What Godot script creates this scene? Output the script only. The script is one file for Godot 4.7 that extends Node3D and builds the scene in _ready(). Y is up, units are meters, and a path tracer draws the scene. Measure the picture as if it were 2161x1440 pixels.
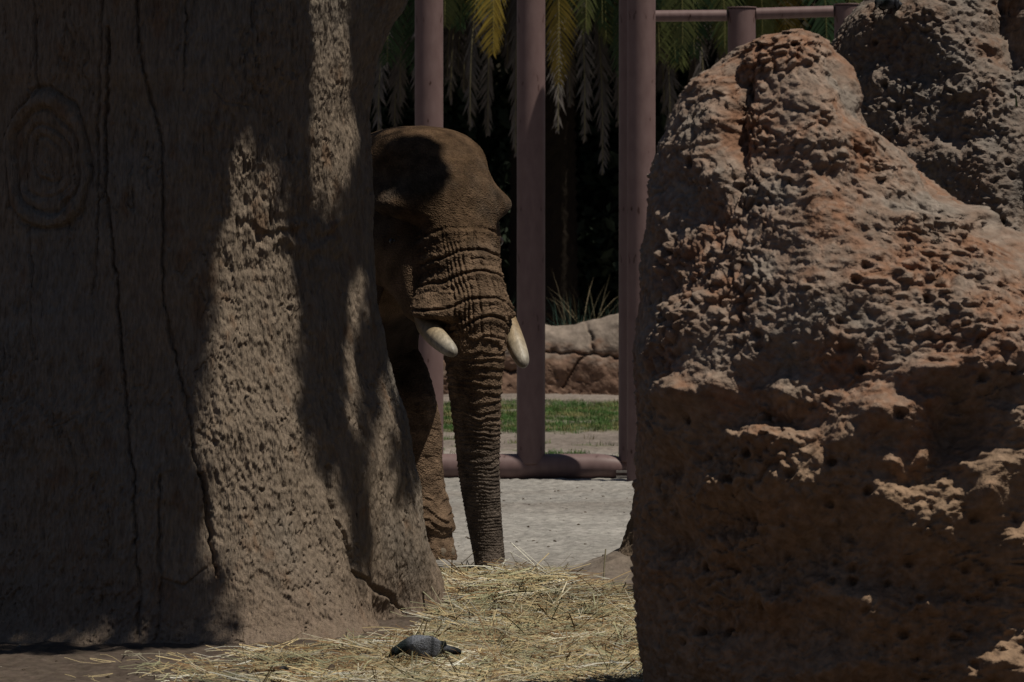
extends Node3D
# An elephant looks out between a massive trunk and a knobbly rock. Units are metres, y up, the camera looks along -z.

const SUN := Vector3(0.34, 0.92, 0.18)   # direction towards the sun
var rng := RandomNumberGenerator.new()
var M := {}

func _ready() -> void:
	rng.seed = 7
	view()
	materials()
	ground()
	far_wall()
	palm()
	backdrop_plants()
	gate()
	big_trunk()
	elephant()
	rocks()
	stump()
	hay()
	birds()

# ---------------------------------------------------------------- camera, sky, sun, exposure
func view() -> void:
	var cam := Camera3D.new()
	cam.name = "camera"
	add_child(cam)
	cam.position = Vector3(0, 2.03, 0)
	cam.rotation_degrees = Vector3(-1.477, 0, 0)
	cam.fov = 9.60
	cam.near = 0.5
	cam.far = 900.0
	cam.current = true
	var lens := CameraAttributesPhysical.new()
	lens.frustum_focal_length = 142.9
	lens.frustum_focus_distance = 23.0
	lens.exposure_aperture = 8.0
	cam.attributes = lens
	cam.fov = 9.60
	var we := WorldEnvironment.new()
	we.name = "world_environment"
	var e := Environment.new()
	e.background_mode = Environment.BG_SKY
	var sm := ProceduralSkyMaterial.new()
	sm.sky_top_color = Color(0.42, 0.53, 0.70)
	sm.sky_horizon_color = Color(0.76, 0.77, 0.77)
	sm.sky_curve = 0.12
	sm.ground_bottom_color = Color(0.30, 0.26, 0.22)
	sm.ground_horizon_color = Color(0.55, 0.52, 0.48)
	sm.sky_energy_multiplier = 0.62
	sm.ground_energy_multiplier = 0.4
	var sky := Sky.new()
	sky.sky_material = sm
	e.sky = sky
	e.tonemap_mode = Environment.TONE_MAPPER_LINEAR
	e.tonemap_exposure = 0.82
	e.sdfgi_enabled = true
	e.ssao_enabled = true
	e.ssil_enabled = true
	we.environment = e
	add_child(we)
	var sun := DirectionalLight3D.new()
	sun.name = "sun"
	add_child(sun)
	sun.look_at_from_position(SUN * 50.0, Vector3.ZERO, Vector3.FORWARD)
	sun.light_energy = 1.5
	sun.light_color = Color(1.0, 0.97, 0.91)
	sun.light_angular_distance = 0.53
	sun.shadow_enabled = true

# ---------------------------------------------------------------- helpers
func fnl(sd: int, freq: float, type := FastNoiseLite.TYPE_SIMPLEX_SMOOTH, oct := 3, ridged := false) -> FastNoiseLite:
	var n := FastNoiseLite.new()
	n.seed = sd
	n.frequency = freq
	n.noise_type = type
	n.fractal_octaves = oct
	n.fractal_type = FastNoiseLite.FRACTAL_NONE if oct <= 1 else (FastNoiseLite.FRACTAL_RIDGED if ridged else FastNoiseLite.FRACTAL_FBM)
	return n

func cells(sd: int, freq: float, ret := FastNoiseLite.RETURN_DISTANCE, jit := 1.0) -> FastNoiseLite:
	var n := FastNoiseLite.new()
	n.seed = sd
	n.frequency = freq
	n.noise_type = FastNoiseLite.TYPE_CELLULAR
	n.cellular_return_type = ret
	n.cellular_jitter = jit
	n.fractal_type = FastNoiseLite.FRACTAL_NONE
	return n

func noise_tex(n: FastNoiseLite, lo: float, hi: float, size := 512) -> NoiseTexture2D:
	var t := NoiseTexture2D.new()
	t.width = size
	t.height = size
	t.seamless = true
	t.noise = n
	var g := Gradient.new()
	g.set_color(0, Color(lo, lo, lo))
	g.set_color(1, Color(hi, hi, hi))
	t.color_ramp = g
	return t

func mat(called: String, col: Color, rough: float, vc: bool, tex: Texture2D = null, scl := Vector3.ONE, bump: Texture2D = null, cm := 1.0, spec := 0.25) -> StandardMaterial3D:
	var m := StandardMaterial3D.new()
	m.resource_name = called
	m.albedo_color = col
	m.roughness = rough
	m.metallic_specular = spec
	m.vertex_color_use_as_albedo = vc
	if tex or bump:
		m.uv1_triplanar = true
		m.uv1_scale = scl
	if tex:
		m.albedo_texture = tex
	if bump:
		m.heightmap_enabled = true
		m.heightmap_texture = bump
		m.heightmap_scale = cm
	return m

func srgb(r: float, g: float, b: float) -> Color:
	return Color(r, g, b).linear_to_srgb()

func tab(t: Array, x: float) -> float:          # smooth interpolation in rows [x, value], x rising
	var n := t.size()
	if x <= t[0][0]:
		return t[0][1]
	if x >= t[n - 1][0]:
		return t[n - 1][1]
	var k := 0
	while x > t[k + 1][0]:
		k += 1
	var a: Array = t[k]
	var b: Array = t[k + 1]
	var p: Array = t[maxi(k - 1, 0)]
	var q: Array = t[mini(k + 2, n - 1)]
	var h: float = b[0] - a[0]
	var ma: float = (b[1] - p[1]) / maxf(b[0] - p[0], 1e-5)
	var mb: float = (q[1] - a[1]) / maxf(q[0] - a[0], 1e-5)
	var s: float = (x - a[0]) / h
	var s2 := s * s
	var s3 := s2 * s
	return (2 * s3 - 3 * s2 + 1) * a[1] + (s3 - 2 * s2 + s) * h * ma + (-2 * s3 + 3 * s2) * b[1] + (s3 - s2) * h * mb

func spread(parts: Array) -> PackedFloat32Array:  # rows [from, to, count] joined into one list of values
	var out := PackedFloat32Array()
	for r in parts:
		for i in int(r[2]):
			out.append(lerpf(r[0], r[1], float(i) / float(r[2])))
	return out

# a grid of nu x nv points as one surface of mesh; out_dir tells which side is outside (zero: away from the middle)
func sheet(mesh: ArrayMesh, nu: int, nv: int, p: PackedVector3Array, wrap: bool, col: PackedColorArray, m: Material, out_dir := Vector3.ZERO) -> void:
	var nrm := PackedVector3Array()
	nrm.resize(p.size())
	var mid := Vector3.ZERO
	for j in range(0, p.size(), 7):
		mid += p[j]
	mid /= ceilf(p.size() / 7.0)
	var total := 0.0
	for j in nv:
		var ja := maxi(j - 1, 0) * nu
		var jb := mini(j + 1, nv - 1) * nu
		var jj := j * nu
		for i in nu:
			var ia := i - 1
			var ib := i + 1
			if wrap:
				ia = (ia + nu) % nu
				ib = ib % nu
			else:
				ia = maxi(ia, 0)
				ib = mini(ib, nu - 1)
			var n := (p[jj + ib] - p[jj + ia]).cross(p[jb + i] - p[ja + i]).normalized()
			nrm[jj + i] = n
			total += n.dot(out_dir if out_dir != Vector3.ZERO else (p[jj + i] - mid))
	var idx := PackedInt32Array()
	var cols := nu if wrap else nu - 1
	idx.resize(cols * (nv - 1) * 6)
	var k := 0
	var good := total > 0.0
	for j in nv - 1:
		for i in cols:
			var i2 := (i + 1) % nu
			var a := j * nu + i
			var b := j * nu + i2
			var c := a + nu
			var d := b + nu
			idx[k] = a
			idx[k + 3] = b
			if good:
				idx[k + 1] = c
				idx[k + 2] = b
				idx[k + 4] = c
				idx[k + 5] = d
			else:
				idx[k + 1] = b
				idx[k + 2] = c
				idx[k + 4] = d
				idx[k + 5] = c
			k += 6
	if not good:
		for j in nrm.size():
			nrm[j] = -nrm[j]
	for j in nrm.size():
		if nrm[j].length_squared() < 0.5:
			nrm[j] = Vector3.UP
	var arr := []
	arr.resize(Mesh.ARRAY_MAX)
	arr[Mesh.ARRAY_VERTEX] = p
	arr[Mesh.ARRAY_NORMAL] = nrm
	arr[Mesh.ARRAY_INDEX] = idx
	if col.size() == p.size():
		arr[Mesh.ARRAY_COLOR] = col
	mesh.add_surface_from_arrays(Mesh.PRIMITIVE_TRIANGLES, arr)
	mesh.surface_set_material(mesh.get_surface_count() - 1, m)

# a closed tube along pts; rows of (radius sideways, radius upwards), colours per ring
func tube(mesh: ArrayMesh, pts: Array, rad: Array, sides: int, m: Material, cols: Array = [], up := Vector3.UP) -> void:
	var p := PackedVector3Array()
	var c := PackedColorArray()
	var n := pts.size()
	var last := up
	for k in range(-1, n + 1):
		var q := clampi(k, 0, n - 1)
		var t: Vector3 = (pts[mini(q + 1, n - 1)] - pts[maxi(q - 1, 0)]).normalized()
		var side := t.cross(last)
		if side.length() < 0.05:
			side = t.cross(Vector3(0.3, 0.2, 1))
		side = side.normalized()
		var nu := side.cross(t).normalized()
		last = nu
		for i in sides:
			var a := TAU * i / sides
			var r: Vector2 = rad[q] if rad[q] is Vector2 else Vector2(rad[q], rad[q])
			if k != q:
				r *= 0.02
			p.append(pts[q] + side * cos(a) * r.x + nu * sin(a) * r.y)
			if cols.size():
				c.append(cols[q])
	sheet(mesh, sides, n + 2, p, true, c, m)

func put(called: String, mesh: Mesh, parent: Node = self, at := Vector3.ZERO) -> MeshInstance3D:
	var o := MeshInstance3D.new()
	o.name = called
	o.mesh = mesh
	o.position = at
	parent.add_child(o, true)
	return o

func tag(o: Node, label: String, category: String, group := "") -> void:
	o.set_meta("label", label)
	o.set_meta("category", category)
	if group:
		o.set_meta("group", group)

func thing(called: String, label: String, category: String, at := Vector3.ZERO, group := "") -> Node3D:
	var o := Node3D.new()
	o.name = called
	o.position = at
	add_child(o, true)
	tag(o, label, category, group)
	return o

func scatter(called: String, mesh: Mesh, xf: Array, cols: Array, parent: Node = self) -> MultiMeshInstance3D:
	var mm := MultiMesh.new()
	mm.transform_format = MultiMesh.TRANSFORM_3D
	mm.use_colors = true
	mm.mesh = mesh
	mm.instance_count = xf.size()
	for i in xf.size():
		mm.set_instance_transform(i, xf[i])
		mm.set_instance_color(i, cols[i % cols.size()])
	var o := MultiMeshInstance3D.new()
	o.name = called
	o.multimesh = mm
	parent.add_child(o, true)
	o.set_meta("kind", "stuff")
	return o

func rnd(a: float, b: float) -> float:
	return rng.randf_range(a, b)

func rand_basis() -> Basis:
	return Basis.from_euler(Vector3(rnd(-PI, PI), rnd(-PI, PI), rnd(-PI, PI)))

func gauss(x: float, s: float) -> float:
	return exp(-x * x / (2.0 * s * s))

func materials() -> void:
	var fine := noise_tex(fnl(3, 0.02, FastNoiseLite.TYPE_SIMPLEX_SMOOTH, 5), 0.74, 1.0)
	var rough := noise_tex(fnl(4, 0.03, FastNoiseLite.TYPE_SIMPLEX_SMOOTH, 5), 0.0, 1.0)
	var cell := noise_tex(cells(5, 0.05), 0.0, 1.0)
	M.fine = fine
	M.rough = rough
	M.cell = cell
	M.bark = mat("mud_bark", Color.WHITE, 0.95, true, fine, Vector3(5, 1.2, 5), rough, 1.2, 0.12)
	M.rock = mat("pitted_rock", Color.WHITE, 0.95, true, fine, Vector3(2.2, 2.2, 2.2), rough, 1.0, 0.12)
	M.skin = mat("dusty_skin", Color.WHITE, 0.9, true, noise_tex(fnl(8, 0.035, FastNoiseLite.TYPE_SIMPLEX_SMOOTH, 5), 0.62, 1.0), Vector3(4, 4, 4), cell, 0.9, 0.15)
	M.soil = mat("dry_soil", Color.WHITE, 0.97, true, fine, Vector3(0.9, 0.9, 0.9), rough, 1.5, 0.1)
	M.wall = mat("plastered_rock", Color.WHITE, 0.95, true, fine, Vector3(0.9, 0.9, 0.9), rough, 1.0, 0.12)
	M.ivory = mat("ivory", Color.WHITE, 0.5, true, noise_tex(fnl(9, 0.012, FastNoiseLite.TYPE_SIMPLEX_SMOOTH, 5), 0.6, 1.0), Vector3(5, 2.5, 5), rough, 0.15, 0.45)
	M.eye = mat("wet_eye", srgb(0.02, 0.012, 0.008), 0.15, false, null, Vector3.ONE, null, 1.0, 0.5)
	M.nail = mat("toenail", srgb(0.2, 0.16, 0.12), 0.7, false, fine, Vector3(9, 9, 9))
	var chips := noise_tex(fnl(10, 0.016, FastNoiseLite.TYPE_SIMPLEX_SMOOTH, 5), 0.84, 1.0)
	chips.color_ramp.set_color(0, Color(0.45, 0.36, 0.30))
	chips.color_ramp.add_point(0.11, Color(0.55, 0.45, 0.40))
	chips.color_ramp.add_point(0.14, Color(0.88, 0.86, 0.86))
	M.paint = mat("mauve_paint", srgb(0.19, 0.127, 0.122), 0.5, false, chips, Vector3(1.3, 0.5, 1.3), rough, 0.03, 0.35)
	M.steel = mat("hinge_steel", srgb(0.25, 0.23, 0.22), 0.5, false)
	M.steel.metallic = 0.6
	M.frond = mat("palm_leaflet", Color.WHITE, 0.55, true, null, Vector3.ONE, null, 1.0, 0.35)
	M.frond.backlight_enabled = true
	M.frond.backlight = Color(0.35, 0.35, 0.2)
	M.palm_bark = mat("palm_bark", srgb(0.04, 0.03, 0.022), 0.95, false, fine, Vector3(3, 3, 3), rough, 3.0)
	M.leaf = mat("leaf", Color.WHITE, 0.6, true, null, Vector3.ONE, null, 1.0, 0.3)
	M.leaf.backlight_enabled = true
	M.leaf.backlight = Color(0.18, 0.22, 0.1)
	M.blade = mat("grass_blade", Color.WHITE, 0.7, true, null, Vector3.ONE, null, 1.0, 0.2)
	M.straw = mat("straw", Color.WHITE, 0.6, true, null, Vector3.ONE, null, 1.0, 0.35)
	M.feather = mat("feather", Color.WHITE, 0.75, true, noise_tex(fnl(12, 0.03, FastNoiseLite.TYPE_SIMPLEX_SMOOTH, 4), 0.4, 1.0), Vector3(7, 7, 7), cell, 0.25, 0.25)

# ---------------------------------------------------------------- the ground
var g_big := fnl(21, 0.35, FastNoiseLite.TYPE_SIMPLEX_SMOOTH, 3)
var g_small := fnl(22, 5.0, FastNoiseLite.TYPE_SIMPLEX_SMOOTH, 4)
var g_clod := cells(23, 9.0)
var g_grass := fnl(24, 0.8, FastNoiseLite.TYPE_SIMPLEX_SMOOTH, 3)

func height(x: float, z: float) -> float:
	var h := g_big.get_noise_2d(x, z) * 0.02
	h += 0.08 * exp(-pow((x - 0.08) / 0.42, 2.0) - pow((z + 22.2) / 0.6, 2.0))      # soil heaped under the hay
	h += 0.17 * exp(-pow((x - 0.72) / 0.30, 2.0) - pow((z + 24.1) / 0.5, 2.0))     # spoil heap beside the stump
	return h

func grass_share(x: float, z: float) -> float:
	var far := smoothstep(-41.3, -42.6, z + 0.9 * g_grass.get_noise_2d(x * 0.7, 3.0)) * smoothstep(-50.3, -48.6, z + 0.8 * g_grass.get_noise_2d(x, 9.0))
	far *= smoothstep(-0.45, 0.05, g_grass.get_noise_2d(x * 0.6, z * 1.6) + 0.15)
	if z > -40.8 and z < -36.0:
		far = maxf(far, 0.8 * smoothstep(0.28, 0.4, g_grass.get_noise_2d(x * 1.1, z * 1.8 + 40.0)))
	return far

func ground() -> void:
	var xs := spread([[-300.0, -20.0, 8], [-20.0, -5.0, 16], [-5.0, 4.0, 330], [4.0, 20.0, 16], [20.0, 301.0, 9]])
	var zs := spread([[60.0, -12.0, 10], [-12.0, -17.5, 20], [-17.5, -26.0, 230], [-26.0, -36.0, 130], [-36.0, -54.0, 120], [-54.0, -90.0, 12], [-90.0, -700.0, 10]])
	var p := PackedVector3Array()
	var c := PackedColorArray()
	var tint := fnl(25, 0.6, FastNoiseLite.TYPE_SIMPLEX_SMOOTH, 4)
	for z in zs:
		for x in xs:
			var near := smoothstep(-60.0, -50.0, z) * smoothstep(-10.0, -14.0, z)
			var y := height(x, z)
			var clod := 0.0
			if near > 0.0 and absf(x) < 6.0:
				y += g_small.get_noise_2d(x, z) * 0.018 * near
				clod = maxf(0.0, g_clod.get_noise_2d(x, z) + 0.75)      # few cells reach above
				y -= 0.010 * near * g_clod.get_noise_2d(x * 0.6, z * 0.6)
			p.append(Vector3(x, y, z))
			var t := tint.get_noise_2d(x * 0.5, z)
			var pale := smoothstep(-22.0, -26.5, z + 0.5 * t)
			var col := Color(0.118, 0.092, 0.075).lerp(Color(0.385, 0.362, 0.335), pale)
			var damp := gauss(z + 30.8 + t * 1.2, 1.1) * smoothstep(-0.2, 0.5, t + 0.25)
			col = col.lerp(Color(0.19, 0.165, 0.145), damp * 0.7)
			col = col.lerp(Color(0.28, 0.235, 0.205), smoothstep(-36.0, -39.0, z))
			col = col.lerp(Color(0.235, 0.19, 0.155), exp(-pow((x - 0.72) / 0.40, 2.0) - pow((z + 23.9) / 0.7, 2.0)))
			col = col * (1.0 + 0.35 * t + 0.12 * g_small.get_noise_2d(x * 2.0, z * 2.0))
			col = col.lerp(Color(0.10, 0.12, 0.045), grass_share(x, z) * 0.75)
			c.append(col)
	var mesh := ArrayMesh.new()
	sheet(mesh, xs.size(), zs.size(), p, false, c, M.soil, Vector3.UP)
	var o := put("ground", mesh)
	o.set_meta("kind", "structure")
	# clods and bits of dirt on the pale sand
	var st := SurfaceTool.new()
	st.begin(Mesh.PRIMITIVE_TRIANGLES)
	st.append_from(pebble(), 0, Transform3D())
	var clod_mesh := st.commit()
	clod_mesh.surface_set_material(0, M.rock)
	var xf := []
	var cs := []
	for i in 1500:
		var z := rnd(-33.2, -18.4)
		var x := rnd(-2.9, 1.6)
		var s := 0.005 * exp(rnd(-0.7, 1.0))
		xf.append(Transform3D(rand_basis().scaled(Vector3(s, s * 0.7, s)), Vector3(x, height(x, z) + s * 0.3, z)))
		var k := rnd(0.6, 1.3)
		cs.append(Color(0.22 * k, 0.17 * k, 0.13 * k) if rng.randf() < 0.9 else Color(0.55, 0.5, 0.44))
	var so := scatter("dirt_clods", clod_mesh, xf, cs)
	tag(so, "small clods and crumbs of dirt scattered over the sandy ground", "dirt")
	# grass strip behind the gate
	var tuft := SurfaceTool.new()
	tuft.begin(Mesh.PRIMITIVE_TRIANGLES)
	for i in 9:
		blade(tuft, Vector3(rnd(-0.06, 0.06), 0, rnd(-0.06, 0.06)), rnd(0.03, 0.075), rnd(-PI, PI), rnd(0.2, 0.9), 0.006, Color.WHITE)
	tuft.generate_normals()
	var tm := tuft.commit()
	tm.surface_set_material(0, M.blade)
	xf = []
	cs = []
	var tries := 0
	while xf.size() < 9000 and tries < 60000:
		tries += 1
		var z := rnd(-50.5, -36.5)
		var x := rnd(-3.0, 4.5)
		if rng.randf() > grass_share(x, z):
			continue
		xf.append(Transform3D(Basis(Vector3.UP, rnd(0, TAU)).scaled(Vector3.ONE * rnd(0.7, 1.3)), Vector3(x, height(x, z), z)))
		var dry := smoothstep(-0.1, 0.5, g_grass.get_noise_2d(x * 1.5 + 50.0, z * 1.5) + rnd(-0.15, 0.15))
		cs.append(Color(0.055, 0.115, 0.03).lerp(Color(0.26, 0.21, 0.10), dry * 0.8) * rnd(0.75, 1.3))
	var go := scatter("grass", tm, xf, cs)
	tag(go, "strip of short patchy green grass between the gate and the rock wall", "grass")

func pebble() -> ArrayMesh:
	var p := PackedVector3Array()
	var n := fnl(77, 0.9, FastNoiseLite.TYPE_SIMPLEX_SMOOTH, 2)
	for j in 6:
		for i in 8:
			var a := TAU * i / 8.0
			var b := -PI / 2 + PI * j / 5.0
			var v := Vector3(cos(a) * cos(b), sin(b), sin(a) * cos(b))
			p.append(v * (1.0 + 0.4 * n.get_noise_3dv(v)))
	var m := ArrayMesh.new()
	sheet(m, 8, 6, p, true, PackedColorArray(), M.rock)
	return m

func blade(st: SurfaceTool, at: Vector3, h: float, yaw: float, lean: float, w: float, col: Color, segs := 3) -> void:
	var dir := Vector3(cos(yaw), 0, sin(yaw))
	var side := Vector3(-dir.z, 0, dir.x)
	var prev := at
	for k in segs:
		var t := float(k + 1) / segs
		var ang := lean * t * 1.3
		var nxt := prev + (Vector3.UP * cos(ang) + dir * sin(ang)) * h / segs
		var wa := w * (1.0 - float(k) / segs * 0.8)
		var wb := w * (1.0 - t * 0.8) * (0.1 if k == segs - 1 else 1.0)
		st.set_color(col)
		st.add_vertex(prev - side * wa * 0.5)
		st.add_vertex(nxt - side * wb * 0.5)
		st.add_vertex(prev + side * wa * 0.5)
		st.add_vertex(prev + side * wa * 0.5)
		st.add_vertex(nxt - side * wb * 0.5)
		st.add_vertex(nxt + side * wb * 0.5)
		prev = nxt

# distance from (x, y) to a broken line of Vector2
func line_dist(x: float, y: float, pl: Array) -> float:
	var q := Vector2(x, y)
	var best := 9.0
	for k in pl.size() - 1:
		var a: Vector2 = pl[k]
		var b: Vector2 = pl[k + 1]
		var ab := b - a
		var t := clampf((q - a).dot(ab) / ab.length_squared(), 0.0, 1.0)
		best = minf(best, q.distance_to(a + ab * t))
	return best

# ---------------------------------------------------------------- low wall of artificial rock
func far_wall() -> void:
	var top := [[-12.0, 1.0], [-4.0, 0.8], [-0.5, 0.84], [0.42, 0.87], [0.9, 0.90], [1.36, 1.02], [2.5, 1.25], [5.0, 1.1], [14.0, 1.2]]
	var xs := spread([[-12.0, -2.5, 30], [-2.5, 3.0, 260], [3.0, 14.0, 31]])
	var n_big := fnl(31, 1.1, FastNoiseLite.TYPE_SIMPLEX_SMOOTH, 3)
	var n_mid := fnl(32, 4.5, FastNoiseLite.TYPE_SIMPLEX_SMOOTH, 4)
	var n_wob := fnl(33, 6.0, FastNoiseLite.TYPE_SIMPLEX_SMOOTH, 3)
	var cracks := [
		[Vector2(-3.0, 0.62), Vector2(-1.2, 0.50), Vector2(-0.11, 0.33), Vector2(0.08, 0.29)],
		[Vector2(0.2, 0.575), Vector2(0.42, 0.557), Vector2(0.75, 0.535), Vector2(1.0, 0.525), Vector2(1.39, 0.47), Vector2(2.4, 0.55)],
		[Vector2(0.955, 0.95), Vector2(0.98, 0.8), Vector2(1.03, 0.70), Vector2(1.04, 0.53)],
		[Vector2(0.97, 0.52), Vector2(0.85, 0.43), Vector2(0.76, 0.27), Vector2(0.67, 0.11)],
		[Vector2(2.4, 1.2), Vector2(2.3, 0.8), Vector2(2.4, 0.55), Vector2(2.6, 0.05)]]
	var p := PackedVector3Array()
	var c := PackedColorArray()
	var rows := 78
	for j in rows:
		var v := float(j) / (rows - 1)
		for x in xs:
			var h := tab(top, x) + 0.03 * n_big.get_noise_2d(x * 1.5, 7.0)
			# front face up, rounded shoulder, flat top, back
			var y: float
			var z: float
			if v < 0.72:
				y = -0.05 + (h - 0.03) * v / 0.72
				z = -52.0 - 0.10 * (y / h) - 0.20 * pow(y / h, 8.0)
			else:
				var a := (v - 0.72) / 0.28
				y = h + 0.02 - 0.15 * a * a - 0.08 * pow(1.0 - a, 3.0) + 0.03
				z = -52.3 - a * 0.6
			var d := n_big.get_noise_3d(x, y, z) * 0.09 + n_mid.get_noise_3d(x, y, z) * 0.014
			var wob := 0.035 * n_wob.get_noise_2d(x, y)
			var cr := 9.0
			for l in cracks:
				cr = minf(cr, line_dist(x + wob, y + wob, l))
			if v < 0.8:
				d -= 0.07 * exp(-pow(cr / 0.012, 2.0)) + 0.02 * exp(-pow(cr / 0.06, 2.0))
				d -= 0.025 * smoothstep(0.34, 0.42, n_mid.get_noise_3d(x * 2.2, y * 2.2, 5.0)) * smoothstep(0.5, 0.2, y)
			var up := smoothstep(0.66, 0.8, v)
			p.append(Vector3(x, y + d * up, z + d * (1.0 - up)))
			var t := n_mid.get_noise_3d(x * 0.7, y * 1.2, 11.0)
			var col := Color(0.245, 0.155, 0.112).lerp(Color(0.29, 0.235, 0.195), smoothstep(0.35, 0.75, y / h + 0.5 * t))
			c.append(col * (1.0 + 0.4 * n_mid.get_noise_3d(x * 1.7, y * 1.7, 3.0)))
	var mesh := ArrayMesh.new()
	sheet(mesh, xs.size(), rows, p, false, c, M.wall, Vector3(0, 0.3, 1))
	var o := put("rock_wall", mesh)
	tag(o, "low pinkish artificial rock wall with dark cracks behind the grass strip", "wall")

# ---------------------------------------------------------------- palm and other plants behind
func frond(parent: Node, a: Vector3, b: Vector3, e: Vector3, width: float, live: Color, tipc: Color, ragged: float, dens := 70) -> void:
	var st := SurfaceTool.new()
	st.begin(Mesh.PRIMITIVE_TRIANGLES)
	var twist := rnd(-0.6, 0.6)
	var vee := rnd(0.25, 0.6)
	var n := dens
	var prev := a
	for k in n:
		var t := float(k + 1) / n
		var q := a.lerp(b, t).lerp(b.lerp(e, t), t)
		var dir := (q - prev).normalized()
		var view_side := dir.cross(Vector3(0.15 * twist, 0.25, 1.0)).normalized()
		var face := view_side.cross(dir).normalized()
		var side := (view_side * cos(twist) + face * sin(twist)).normalized()
		var nor := side.cross(dir).normalized()
		var col := live.lerp(tipc, smoothstep(0.35, 1.0, t)) * rnd(0.75, 1.25)
		# midrib
		var rw := 0.022 * (1.0 - 0.75 * t)
		st.set_color(col.lerp(Color(0.22, 0.19, 0.07), 0.5))
		for tri in [[prev - side * rw, q - side * rw, prev + nor * rw], [q - side * rw, q + nor * rw, prev + nor * rw], [prev + nor * rw, q + nor * rw, prev + side * rw], [q + nor * rw, q + side * rw, prev + side * rw]]:
			for v in tri:
				st.add_vertex(v)
		if t > 0.12:
			var ln := width * sqrt(clampf(1.0 - pow(t, 9.0), 0.05, 1.0)) * smoothstep(0.08, 0.35, t) * rnd(0.9, 1.1)
			for s in [-1.0, 1.0]:
				if rng.randf() < ragged * 0.35:
					continue
				var l := ln * rnd(1.0 - ragged * 0.6, 1.05)
				var d: Vector3 = (side * s * (0.9 - 0.35 * t - ragged * 0.3) + dir * (0.6 + ragged * 0.35) - nor * vee * 0.6 + Vector3(rnd(-1, 1), rnd(-1, 1), rnd(-1, 1)) * (0.06 + ragged * 0.28)).normalized()
				var w: Vector3 = dir.cross(nor).cross(d).normalized() if false else d.cross(nor).normalized()
				var mid: Vector3 = q + d * l * 0.45
				var tip: Vector3 = q + d * l + Vector3.DOWN * l * 0.12
				var hw := 0.016
				st.set_color(col)
				st.add_vertex(q - w * hw * 0.6)
				st.add_vertex(mid - w * hw)
				st.add_vertex(q + w * hw * 0.6)
				st.add_vertex(q + w * hw * 0.6)
				st.add_vertex(mid - w * hw)
				st.add_vertex(mid + w * hw)
				st.add_vertex(mid - w * hw)
				st.add_vertex(tip)
				st.add_vertex(mid + w * hw)
		prev = q
	st.generate_normals()
	var m := st.commit()
	m.surface_set_material(0, M.frond)
	put("frond", m, parent)

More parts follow.
